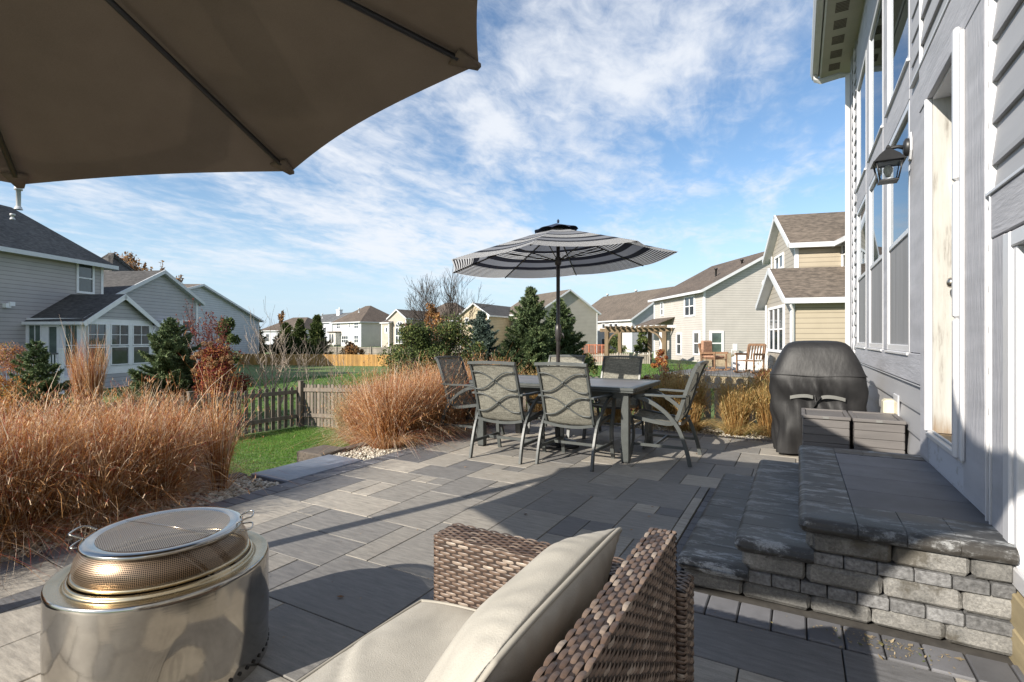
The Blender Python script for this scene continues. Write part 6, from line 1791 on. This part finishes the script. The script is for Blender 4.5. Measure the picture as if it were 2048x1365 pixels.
def grass_clump(name, mat, N, r0, h, lean, seed, wid=.0045, droop=.5, heads=True, curl=.5):
    rg = np.random.default_rng(seed)
    a = rg.uniform(0, 2 * PI, N); rr = r0 * np.sqrt(rg.random(N))
    base = np.stack([rr * np.cos(a), rr * np.sin(a), np.zeros(N)], 1)
    a2 = a + rg.normal(0, .7, N); ln = np.abs(rg.normal(0, lean, N)) + .08
    td = np.stack([np.cos(a2), np.sin(a2)], 1) * ln[:, None]
    L = h * rg.uniform(.45, 1.12, N) * np.where(rg.random(N) < .10, rg.uniform(1.05, 1.28, N), 1); dr = np.clip(rg.normal(droop, .35, N), 0, 1.7) * np.clip(ln * 3, .3, 1.3)
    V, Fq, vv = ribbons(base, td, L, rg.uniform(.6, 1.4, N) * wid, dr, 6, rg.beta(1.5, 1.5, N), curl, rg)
    if heads:     # low curling straw round the foot and fine seed heads on top
        n2 = N // 4; a = rg.uniform(0, 2 * PI, n2); b2 = np.stack([r0 * 1.1 * np.cos(a), r0 * 1.1 * np.sin(a), np.zeros(n2)], 1)
        td = np.stack([np.cos(a), np.sin(a)], 1) * rg.uniform(.5, 1.1, n2)[:, None]
        V2, F2, v2 = ribbons(b2, td, h * rg.uniform(.25, .55, n2), np.full(n2, wid * .9), rg.uniform(.8, 1.8, n2), 6, rg.beta(3, 1.6, n2), 2.0, rg)
        n3 = int(N * 1.6); idx = rg.integers(0, N, n3); tips = V.reshape(N, 7, 2, 3)[idx, rg.integers(4, 7, n3)].mean(1)
        a = rg.uniform(0, 2 * PI, n3); td = np.stack([np.cos(a), np.sin(a)], 1) * rg.uniform(.2, .9, n3)[:, None]
        V3, F3, v3 = ribbons(tips, td, rg.uniform(.02, .075, n3), np.full(n3, wid * .95), rg.uniform(0, .8, n3), 2, rg.beta(4, 1.5, n3), 0, rg)
        Fq = np.concatenate([Fq, F2 + len(V), F3 + len(V) + len(V2)]); V = np.concatenate([V, V2, V3]); vv = np.concatenate([vv, v2, v3])
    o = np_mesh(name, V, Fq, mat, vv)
    return o
def place(o, x, y, z, rz, s, label, cat, group=None, first=False):
    c = o if first else o.copy()
    if not first: COL.objects.link(c)
    c.location = (x, y, z); c.rotation_euler = (0, 0, rz); c.scale = s if hasattr(s, '__len__') else (s, s, s)
    tag(c, label, cat, group)
    return c
def grasses():
    R = random.Random(5)
    protos = [grass_clump('ornamental_grass_clump', 'rust', 2500, .19, 1.02, .24, 10 + k, .0058, .45, True, 1.3) for k in range(3)]
    used = [False] * 3
    def put(k, x, y, z, s, label, group=None):
        place(protos[k], x, y, z, R.uniform(0, 6.28), s, label, 'ornamental grass', group, not used[k]); used[k] = True
    G = 'rust-coloured grasses massed in the left bed'; lab = 'rust-coloured ornamental grass clump in the dense mass filling the left bed'
    NTH = ['first', 'second', 'third', 'fourth', 'fifth', 'sixth', 'seventh']
    L1 = [(-4.10, .35, .88), (-4.05, .80, .92), (-4.10, 1.22, .90), (-4.05, 1.62, .90), (-4.12, 1.98, .85), (-4.70, .75, .95), (-4.75, 1.25, 1.0), (-4.72, 1.75, .98), (-4.70, 2.2, .92), (-5.25, 1.1, .98), (-5.3, 1.7, 1.0), (-5.25, 2.3, .95), (-5.2, 2.85, .85), (-4.05, -.15, .9)]
    rank = {}
    for x, y, s in L1: rank.setdefault((x > -4.3, x > -5), []).append(y)
    for v in rank.values(): v.sort()
    for i, (x, y, s) in enumerate(L1):
        z = -.06 if x > -4.3 else ground(x, y) + .08; s *= .93; x = x - .08 if x > -4.3 else x
        lab = 'rust-coloured grass in the left bed, ' + ('front row along the paving' if x > -4.3 else 'middle row behind the edging stones' if x > -5 else 'back row toward the lawn') + f', {NTH[rank[x > -4.3, x > -5].index(y)]} from the left'
        put(i % 3, x, y, z, (s * 1.05, s * 1.05, s * R.uniform(.93, 1.05)), lab, G)
    G = 'rust-coloured grasses between the bluestone step and the table'; lab = 'rust and straw ornamental grass clump in the mound left of the table'
    for i, (x, y, s) in enumerate([(-4.06, 4.38, .84), (-4.10, 4.85, .86), (-4.02, 5.30, .84), (-4.12, 5.75, .86), (-4.05, 6.2, .82), (-4.1, 6.7, .85), (-4.65, 4.7, .85), (-4.7, 5.4, .88), (-4.7, 6.1, .88)]):
        z = -.03 if x > -4.3 else ground(x, y) + .16
        lab = 'rust grass mound left of the table, ' + (f'front row, {NTH[i]} from the bluestone step' if i < 6 else f'back row, {NTH[i - 6]} from the bluestone step')
        put((i + 1) % 3, x, y, z, s, lab, G)
    g = [grass_clump('golden_grass_clump', 'gold', 1700, .10, .66, .13, 30 + k, .006, .35) for k in range(2)]
    spots = [((-1.28, 7.12), 1.0, 'golden upright grass clump just behind the right-end chair'), ((-.70, 7.10), .92, 'golden-brown grass clump standing free in the pale gravel, left of the grill'),
             ((-.30, 7.22), 1.08, 'tall golden grass clump touching the left edge of the grill cover'), ((-1.62, 7.3), .9, 'orange-tinged grass clump behind the right end of the table'),
             ((-2.35, 7.25), .85, 'golden grass clump seen under the table, right of the umbrella pole'), ((-3.0, 7.25), .85, 'golden grass clump behind the far chair at the umbrella pole'), ((-3.55, 7.2), .9, 'golden grass clump behind the left end of the table')]
    for i, ((x, y), s, lb) in enumerate(spots): place(g[i % 2], x, y, -.03, i * 1.3, (s * 1.15, s * 1.15, s * 1.12), lb, 'ornamental grass', None, i < 2)
    # narrow upright feather grass in front of the sunroom
    o = grass_clump('feather_grass_clump', 'rust', 1500, .11, 1.85, .012, 50, .009, .1, False, .5)
    x, y = P(176, 9.6); place(o, x, y, ground(x, y), 0, 1, 'tall narrow orange feather grass standing before the sunroom', 'ornamental grass', None, True)
    o = grass_clump('pale_grass_clump', 'pale', 1100, .22, 1.0, .22, 51, .008, .5)
    x, y = P(245, 9.2); place(o, x, y, ground(x, y) - .05, 0, (1.2, 1.2, 1.12), 'pale wispy dry grass between feather grass and the middle spruce', 'ornamental grass', None, True)
    x, y = P(305, 9.6); place(o, x, y, ground(x, y) - .05, 2, (.9, .9, .95), 'straw-coloured grass clump at the foot of the middle spruce', 'ornamental grass')
    x, y = P(140, 8.2); place(o, x, y, ground(x, y) - .05, 4, (1, 1, .85), 'straw-coloured grass clump right of the left-hand spruce', 'ornamental grass')
    for i, (px, d, s) in enumerate(((700, 9.3, .8), (760, 9.6, .9), (830, 9.4, .9), (880, 9.2, .85))):
        x, y = P(px, d); place(o, x, y, -.55, i, s, ['pale grass tuft farthest left behind the rust grasses', 'pale grass tuft in front of the dark evergreen shrubs, left part', 'pale grass tuft below the big bare tree', 'pale grass tuft just left of the table’s left chair'][i], 'ornamental grass')
    # thin reddish stalks at the end of the left bed
    o = grass_clump('red_grass_clump', 'rust', 160, .05, 1.0, .10, 60, .006, .3, True, .3)
    place(o, -4.08, 2.45, -.03, 0, 1, 'thin see-through dark red grass tuft by the end of the left edging', 'ornamental grass', None, True)
grasses()

def make_lawn():
    N = 95000
    x = rng.uniform(-10.1, -4.35, N); y = rng.uniform(1.2, 8.0, N)
    z = np.array([ground(a, b) for a, b in zip(x, y)])
    base = np.stack([x, y, z - .004], 1)
    a = rng.uniform(0, 2 * PI, N); td = np.stack([np.cos(a), np.sin(a)], 1) * rng.uniform(.2, .9, N)[:, None]
    cl = .5 + .5 * np.sin(x * 3.1 + np.sin(y * 2.3) * 2) * np.sin(y * 2.7 + np.sin(x * 1.9) * 2)
    V, Fq, vv = ribbons(base, td, rng.uniform(.03, .065, N), rng.uniform(.004, .008, N), rng.uniform(.2, 1, N), 2, np.clip(rng.beta(2, 2.4, N) * .8 + cl * .25, 0, 1))
    o = np_mesh('lawn_grass', V, Fq, 'blade', vv); tag(o, 'short green mown grass covering the small lawn inside the picket fence', 'grass', kind='stuff')
    N = 60000
    x = rng.uniform(-26, -2, N); y = rng.uniform(8.3, 34, N)
    z = np.array([ground(a, b) for a, b in zip(x, y)])
    a = rng.uniform(0, 2 * PI, N); td = np.stack([np.cos(a), np.sin(a)], 1) * rng.uniform(.2, .9, N)[:, None]
    V, Fq, vv = ribbons(np.stack([x, y, z - .01], 1), td, rng.uniform(.05, .10, N), rng.uniform(.015, .035, N), rng.uniform(.2, 1, N), 2, rng.beta(2, 2.4, N))
    o = np_mesh('field_grass', V, Fq, 'blade', vv); tag(o, 'green mown grass of the common lawn beyond the picket fence', 'grass', kind='stuff')
make_lawn()

# ------------------------------------------------------------------ shrubs and trees
def branch_net(rg, h, levels, n0, spread, ratio=.62, r0=.02, up=.5, jit=.25, kids=(3, 4), start=(0, 0, 0), trunk=0.0, first_len=None):
    """list of (p, q, r0, r1, level) limb segments of a leafless crown"""
    segs = []
    def grow(p, d, L, r, lv):
        n = 4; pts = [p]
        dd = d.copy()
        for i in range(n):
            dd = (dd + Vector((rg.normal(0, jit), rg.normal(0, jit), rg.normal(0, jit * .6) + up * .10))).normalized()
            q = pts[-1] + dd * (L / n); ra, rb = r * (1 - i / n * .55), r * (1 - (i + 1) / n * .55)
            segs.append((pts[-1], q, ra, rb, lv)); pts.append(q)
            if lv < levels and i >= 1:
                for _ in range(rg.integers(1, kids[1] - 1) if i < n - 1 else kids[0]):
                    a = rg.uniform(0, 2 * PI); side = Vector((math.cos(a), math.sin(a), rg.uniform(-.1, .5)))
                    nd = (dd * rg.uniform(.7, 1.1) + side * spread).normalized()
                    grow(q, nd, L * ratio * rg.uniform(.7, 1.15), rb * .62, lv + 1)
    s = Vector(start)
    if trunk: 
        segs.append((s, s + Vector((0, 0, trunk)), r0 * 1.3, r0, 0)); s = s + Vector((0, 0, trunk))
    for k in range(n0):
        a = 2 * PI * k / n0 + rg.uniform(-.4, .4); ln = rg.uniform(.15, spread * .8)
        grow(s, Vector((math.cos(a) * ln, math.sin(a) * ln, 1)).normalized(), (first_len or h * .55) * rg.uniform(.8, 1.1), r0, 1)
    return segs
def segs_mesh(name, segs, mat, parent, rmin=.0025, mi_level=None):
    V = []; Fq = []; n = 3
    P0 = np.array([s[0] for s in segs]); P1 = np.array([s[1] for s in segs])
    ra = np.maximum(np.array([s[2] for s in segs]), rmin); rb = np.maximum(np.array([s[3] for s in segs]), rmin)
    d = P1 - P0; d /= np.linalg.norm(d, axis=1, keepdims=True) + 1e-9
    ref = np.where(np.abs(d[:, 2:]) < .9, np.array([[0, 0, 1.]]), np.array([[1., 0, 0]]))
    a = np.cross(ref, d); a /= np.linalg.norm(a, axis=1, keepdims=True); b = np.cross(d, a)
    rings = []
    for P_, r in ((P0, ra), (P1, rb)):
        for k in range(n):
            w = 2 * PI * k / n; rings.append(P_ + (a * math.cos(w) + b * math.sin(w)) * r[:, None])
    V = np.stack(rings, 1).reshape(-1, 3)
    i = np.arange(len(segs))[:, None] * 2 * n; k = np.arange(n)[None]
    Fq = np.stack([i + k, i + (k + 1) % n, i + n + (k + 1) % n, i + n + k], 2).reshape(-1, 4)
    return np_mesh(name, V, Fq, mat, np.repeat(rng.random(len(segs)), n), parent)
def leaves_mesh(name, C_, size, mat, parent, var, rg=rng, flat=0.0, aspect=1.8):
    """one bent diamond leaf per centre"""
    N = len(C_); u = rg.normal(size=(N, 3)); u /= np.linalg.norm(u, axis=1, keepdims=True)
    v = rg.normal(size=(N, 3)); v[:, 2] *= (1 - flat); v -= u * (v * u).sum(1, keepdims=True); v /= np.linalg.norm(v, axis=1, keepdims=True) + 1e-9
    s = (size * rg.uniform(.6, 1.3, N))[:, None]; nn = np.cross(u, v) * s * .25
    V = np.stack([C_ - u * s * aspect * .5, C_ + v * s * .5 + nn, C_ + u * s * aspect * .5, C_ - v * s * .5 + nn], 1).reshape(-1, 3)
    Fq = np.arange(N * 4).reshape(N, 4)
    return np_mesh(name, V, Fq, mat, var, parent)
def conifer(px, d, top_y, width_px, label, mat='spruce', seed=0, base_z=None, dens=1.0, name='spruce_tree', skirt=0.03, lean=1.0, shape=.8):
    rg = np.random.default_rng(seed); x, y = P(px, d); zb = ground(x, y) if base_z is None else base_z
    H = Z(top_y, d) - zb; Rr = width_px / F * d / 2
    t = thing(name, label, 'tree', (x, y, zb))
    m = MB(); LOCAL.add(t.name); m.tube([(0, 0, -.1), (.01, .0, H * .5), (0, 0, H * .99)], [.02 + H * .012, .012 + H * .006, .004], 7); m.build('trunk', 'bark', t)
    segs = []; cen = []; dirs = []
    nb = int((46 + 42 * H ** .5) * dens)
    for i in range(nb):
        f = skirt + (1 - skirt) * (i + rg.random()) / nb       # height fraction
        a = i * 2.39996 + rg.normal(0, .25); z0 = H * f
        L = Rr * (1 - f) ** shape * rg.uniform(.40, 1.3) * 1.12 * (1 + .16 * math.sin(a * 2 + seed)) + .04
        rise = .35 + .5 * f - .25 * (1 - f)
        p0 = Vector((0, 0, z0)); dv = Vector((math.cos(a), math.sin(a), rise * .55))
        pts = [p0]; n = 5
        for k in range(n):
            q = pts[-1] + Vector((dv.x, dv.y, dv.z + (-.35 + .16 * k))) * (L / n); segs.append((pts[-1], q, .004 + .006 * (1 - f), .004, 1)); pts.append(q)
        ns = max(5, int(L * 62 * dens ** .5 / max(.55, d / 12)))
        for k in range(ns):
            u = (k + rg.random()) / ns; u = .12 + .88 * u; j = min(n - 1, int(u * n)); c = pts[j].lerp(pts[j + 1], u * n - j)
            sl = L * (.34 * (1 - u) + .10) * rg.uniform(.7, 1.2) 
            for sg in (-1, 1):
                sd = Vector((-math.sin(a) * sg, math.cos(a) * sg, 0)) * .8 + Vector((math.cos(a), math.sin(a), 0)) * .7 + Vector((0, 0, rg.uniform(-.25, .30)))
                sd.normalize(); m_ = max(2, int(sl / (.022 * max(1, d / 10))))
                for w in range(m_):
                    cen.append(c + sd * sl * (w + .5) / m_); dirs.append(sd)
        cen.append(pts[-1]); dirs.append(dv)
    cen = np.array(cen); dirs = np.array([tuple(v) for v in dirs]); N = len(cen)
    # needle sprigs: small crossed slivers pointing outward and up
    sz = np.clip(.020 * max(1, d / 9), 0, .30) * rg.uniform(.8, 1.5, N)
    Vs = []; Fs = []; var = []
    for rep in range(3):
        dd = dirs + rg.normal(0, .55, (N, 3)); dd[:, 2] += .15; dd /= np.linalg.norm(dd, axis=1, keepdims=True)
        sd = np.cross(dd, rg.normal(size=(N, 3))); sd /= np.linalg.norm(sd, axis=1, keepdims=True)
        L_ = (sz * 1.7)[:, None]; w = (sz * .30)[:, None]
        V = np.stack([cen - sd * w, cen + sd * w, cen + dd * L_ + sd * w * .3, cen + dd * L_ - sd * w * .3], 1).reshape(-1, 3)
        Vs.append(V); Fs.append(np.arange(N * 4).reshape(N, 4) + rep * N * 4); rad = np.hypot(cen[:, 0], cen[:, 1]) / (Rr + .01)
        var.append(np.clip(rg.normal(.45, .2, N) + .12 * np.sin(cen[:, 2] * 9 + cen[:, 0] * 7), 0, 1))
    segs_mesh('branch', segs, 'bark', t, .003)
    np_mesh('foliage', np.concatenate(Vs), np.concatenate(Fs), mat, np.concatenate(var), t)
    return t
def shrub(px, d, top_y, width_px, label, leaf, twig='darktwig', seed=0, n=6000, size=.03, name='leafy_shrub', base_z=None, clumps=26, dense=1.0, cat='shrub', lo=.12, depth=1.0, twigs=True):
    rg = np.random.default_rng(seed); x, y = P(px, d); zb = ground(x, y) if base_z is None else base_z
    H = Z(top_y, d) - zb; Rr = width_px / F * d / 2
    t = thing(name, label, cat, (x, y, zb)); LOCAL.add(t.name)
    cc = []
    for i in range(clumps):
        a = rg.uniform(0, 2 * PI); f = lo + (1 - lo) * rg.random() ** .8; pr = math.sin(min(1, (f + .12)) * PI * .86 + .25) ** .7 if f < .98 else .3
        r = Rr * abs(pr) * rg.random() ** .45; cc.append((r * math.cos(a), r * math.sin(a) * depth, H * f * .93, Rr * rg.uniform(.16, .38)))
    cc = np.array(cc); segs = []
    for c in cc:
        p = Vector((rg.normal(0, Rr * .08), rg.normal(0, Rr * .08), 0)); q = Vector(c[:3]); mid = p.lerp(q, .5) + Vector((rg.normal(0, .04), rg.normal(0, .04), H * .06))
        segs += [(p, mid, .010, .007, 1), (mid, q, .007, .003, 1)]
        if twigs:
            for _ in range(7):
                e = q + Vector(tuple(rg.normal(0, 1, 3))).normalized() * c[3] * rg.uniform(.6, 1.25) + Vector((0, 0, c[3] * .2)); segs.append((q, e, .004, .002, 2))
    segs_mesh('stem', segs, twig, t, .0022 * max(1, d / 9))
    k = rg.integers(0, clumps, n); v = rg.normal(size=(n, 3)); v /= np.linalg.norm(v, axis=1, keepdims=True)
    C_ = cc[k, :3] + v * (cc[k, 3] * rg.random(n) ** .4 * 1.1)[:, None]; C_[:, 2] = np.abs(C_[:, 2])
    if isinstance(leaf, str): leaf = [(leaf, 1)]
    kk = rg.random(n); lo_ = 0
    for mname, fr in leaf:
        sel = (kk >= lo_) & (kk < lo_ + fr); lo_ += fr
        leaves_mesh('foliage', C_[sel], size, mname, t, np.clip(rg.normal(.5, .24, sel.sum()) + (cc[k[sel], 3] * 31 % 1 - .5) * .35, 0, 1), rg)
    return t
def bare(px, d, top_y, width_px, label, mat, seed, n0=7, levels=3, r0=.016, base_z=None, spread=.6, name='bare_shrub', trunk=0.0, buds=None, cat='shrub', kids=(3, 4), jit=.16, ratio=.6):
    rg = np.random.default_rng(seed); x, y = P(px, d); zb = ground(x, y) if base_z is None else base_z
    H = Z(top_y, d) - zb; Rr = width_px / F * d / 2
    t = thing(name, label, cat, (x, y, zb)); LOCAL.add(t.name)
    segs = branch_net(rg, H, levels, n0, spread, ratio, r0, jit=jit, kids=kids, trunk=trunk, first_len=(H - trunk) * .62)
    pts = np.array([s[1] for s in segs]); kz = H / pts[:, 2].max(); rxy = np.percentile(np.hypot(pts[:, 0], pts[:, 1]), 97); kx = Rr / rxy
    S = lambda p: Vector((p[0] * kx, p[1] * kx, p[2] * kz))
    segs = [(S(a), S(b), c, e, l) for a, b, c, e, l in segs]
    segs_mesh('branch', segs, mat, t, .0028 * max(.8, d / 12))
    if buds:
        m_, n, sz = buds; tips = np.array([s[1] for s in segs if s[4] >= levels - 0]); k = rg.integers(0, len(tips), n)
        leaves_mesh('dry_leaf', tips[k] + rg.normal(0, .02, (n, 3)), sz, m_, t, rg.random(n), rg)
    return t
def plants():
    # beyond the picket fence, left to right
    shrub(20, 10.2, 684, 120, 'orange and pink barberry shrub at the left edge of the view', [('pinkleaf', .6), ('orangeleaf', .4)], 'redtwig', 1, 6500, .020, 'barberry_shrub', clumps=30)
    shrub(10, 7.6, 745, 130, 'low fiery orange shrub under the left barberry', [('orangeleaf', 1)], 'redtwig', 21, 3000, .022, 'orange_shrub', clumps=16)
    conifer(72, 8.3, 684, 165, 'yellow-green spruce before the sunroom deck, left one', 'spruce', 2, dens=1.25)
    conifer(342, 12.5, 638, 185, 'dark green spruce in front of the sunroom’s right end', 'spruce', 3, dens=1.4)
    bare(412, 13.5, 600, 120, 'reddish bare twiggy shrub above the hydrangea', 'redtwig', 4, 9, 3, .014, buds=('redleaf', 1800, .03), name='red_twig_shrub')
    shrub(452, 17, 632, 74, 'dark green broadleaf shrub behind the hydrangea', 'yew', 'darktwig', 5, 4500, .05, 'dark_green_shrub')
    h = shrub(428, 11.8, 694, 118, 'hydrangea with large brown dried flower heads over dark red leaves', [('redleaf', .75), ('orangeleaf', .25)], 'redtwig', 6, 5200, .032, 'dried_hydrangea', clumps=30)
    rg = np.random.default_rng(8); k = F / 11.8
    for i in range(34):          # flower heads
        a = rg.uniform(0, 2 * PI); r = .50 * rg.random() ** .6; zz = 1.62 + .34 * (1 - (r / .5) ** 2) + rg.normal(0, .11) - .1
        c = np.array([r * math.cos(a), r * math.sin(a), zz]); n = 150; v = rg.normal(size=(n, 3)); v /= np.linalg.norm(v, axis=1, keepdims=True)
        leaves_mesh('flower_head', c + v * .058 * rg.uniform(.8, 1.1, (n, 1)) * np.array([1, 1, .85]), .022, 'dryflower', h, np.clip(rg.normal(.5, .22, n) + rg.normal(0, .12), 0, 1), rg, aspect=1.2)
    shrub(455, 12.2, 735, 110, 'low dark red shrub at the foot of the hydrangea', 'redleaf', 'darktwig', 22, 3500, .03, 'red_shrub', clumps=18)
    bare(545, 12.6, 590, 165, 'tall many-stemmed leafless shrub just beyond the fence corner', 'twig', 9, 8, 3, .024, spread=.8, kids=(2, 4), name='bare_shrub', base_z=-.86)
    bare(614, 13.6, 668, 90, 'small bare shrub on the lawn, left of two behind the fence', 'twig', 10, 5, 3, .014, spread=.8, kids=(2, 3), name='bare_shrub')
    bare(672, 14.4, 690, 76, 'small bare shrub on the lawn, right of two behind the fence', 'twig', 11, 5, 3, .013, spread=.8, kids=(2, 3), name='bare_shrub')
    # dark conifers by the far fence
    for px, d, ty, w, sd, lb in ((507, 58, 648, 52, 12, 'dark far conifer left of the brown-roofed house'), (572, 60, 648, 44, 13, 'dark far conifer below the brown hip roof'), (600, 59, 640, 40, 14, 'dark pointed far conifer between two houses'), (634, 58, 632, 50, 15, 'tallest dark far conifer, against the pale blue house')):
        conifer(px, d, ty, w, lb, 'yew', sd, dens=1.1, name='far_conifer', skirt=.0)
    bare(650, 56, 672, 50, 'low bare bush by the tallest far conifer', 'darktwig', 44, 8, 2, .03, name='bare_shrub', cat='shrub')
    bare(562, 70, 622, 12, 'thin young tree with a tufted top against the far sky', 'darktwig', 45, 3, 2, .06, name='young_tree', trunk=3.2, buds=('brownleaf', 120, .3), cat='tree')
    # bare trees behind the big grey house
    for px, ty, w, sd, lb in ((232, 500, 70, 16, 'bare brown tree behind the grey house roof, left one'), (272, 505, 80, 17, 'bare brown tree behind the grey house roof, middle one'), (326, 522, 70, 18, 'bare brown tree behind the grey house roof, right one')):
        bare(px, 58, ty, w, lb, 'twig', sd, 6, 4, .10, name='bare_tree', trunk=2.5, cat='tree', buds=('brownleaf', 2600, .22), kids=(3, 4))
    # evergreen shrubs and trees in the middle
    shrub(832, 11.2, 645, 150, 'rounded dark evergreen shrub under the big bare tree, left one', 'yew', 'darktwig', 19, 15000, .030, 'evergreen_shrub', clumps=60, base_z=-.55, twigs=True)
    shrub(908, 11.6, 634, 150, 'rounded dark evergreen shrub under the big bare tree, right one', [('yew', .93), ('brownleaf', .07)], 'darktwig', 20, 15000, .030, 'evergreen_shrub', clumps=60, base_z=-.55)
    shrub(800, 12, 690, 70, 'low olive evergreen bush at the left foot of the evergreens', 'yew', 'darktwig', 23, 5000, .03, 'evergreen_shrub', clumps=24, base_z=-.55)
    bare(884, 13.2, 530, 158, 'big leafless tree with fine upright branches left of the umbrella', 'darktwig', 24, 6, 4, .030, name='bare_tree', trunk=.9, base_z=-.6, cat='tree', spread=.55, ratio=.62)
    shrub(866, 12.4, 590, 78, 'orange-brown dry-leaved shrub below the bare tree', [('brownleaf', .85), ('orangeleaf', .15)], 'twig', 25, 1100, .04, 'brown_leaf_shrub', clumps=22, base_z=-.5, lo=.45)
    shrub(815, 24, 640, 46, 'dark red leafless bush beside the arched-window house', [('redleaf', 1)], 'redtwig', 26, 2500, .06, 'red_shrub', clumps=20)
    conifer(962, 19, 624, 112, 'blue-grey spruce left of the umbrella pole', 'bluespruce', 27, dens=1.5, name='blue_spruce')
    conifer(1060, 14.5, 576, 150, 'tall green spruce right behind the table, left of the pole', 'spruce', 28, dens=1.6, base_z=-.5)
    conifer(1120, 16.5, 600, 140, 'green spruce behind the umbrella pole, right of the taller one', 'spruce', 29, dens=1.5, base_z=-.5)
    shrub(1000, 11, 712, 90, 'olive hedge bush low between blue spruce and green spruce', [('yew', .7), ('orangeleaf', .3)], 'darktwig', 30, 4500, .028, 'olive_shrub', clumps=24, base_z=-.5)
    # right of the table
    bare(1322, 8.6, 712, 120, 'dense dark leafless bush behind the far right chair', 'darktwig', 31, 11, 3, .009, base_z=-.4, jit=.3)
    bare(1385, 8.9, 700, 120, 'dense dark leafless bush behind the chair in profile', 'darktwig', 32, 11, 3, .009, base_z=-.4, jit=.3)
    shrub(1300, 8.2, 740, 90, 'brown-leaved low bush behind the table’s right end', [('brownleaf', .8), ('redleaf', .2)], 'darktwig', 33, 3200, .022, 'brown_leaf_shrub', clumps=22, base_z=-.35)
    shrub(1345, 8.0, 745, 80, 'dark brown dry bush between far chair and chair in profile', [('brownleaf', .9), ('yew', .1)], 'darktwig', 34, 3000, .022, 'brown_leaf_shrub', clumps=22, base_z=-.35)
    shrub(1322, 26, 700, 34, 'small round red-orange bush by the pergola post', [('redleaf', .5), ('orangeleaf', .5)], 'redtwig', 35, 2600, .05, 'red_shrub', clumps=16)
    shrub(1287, 40, 655, 36, 'dark clipped evergreen behind the pergola', 'yew', 'darktwig', 36, 4200, .10, 'evergreen_shrub', clumps=34, base_z=-.6)
    shrub(1232, 40, 668, 34, 'dark evergreen bush at the pergola’s left post', 'yew', 'darktwig', 37, 2600, .10, 'evergreen_shrub', clumps=24, base_z=-.6)
    shrub(1175, 24, 710, 46, 'low dark green bush right of the spruces', 'yew', 'darktwig', 38, 2200, .05, 'evergreen_shrub', clumps=18, base_z=-.5)
    bare(1475, 9.2, 735, 90, 'leafless brown bush in front of the terrace furniture', 'twig', 39, 8, 2, .007, base_z=-.4, jit=.3)
    shrub(1530, 14.5, 738, 60, 'red-brown bush at the foot of the beige house', [('redleaf', .4), ('brownleaf', .6)], 'redtwig', 40, 1800, .035, 'red_shrub', clumps=18, base_z=-.4)
    shrub(700, 60, 690, 60, 'low bushes below the far grey house', 'brownleaf', 'darktwig', 41, 1500, .15, 'brown_leaf_shrub', clumps=14, base_z=-.8)
plants()
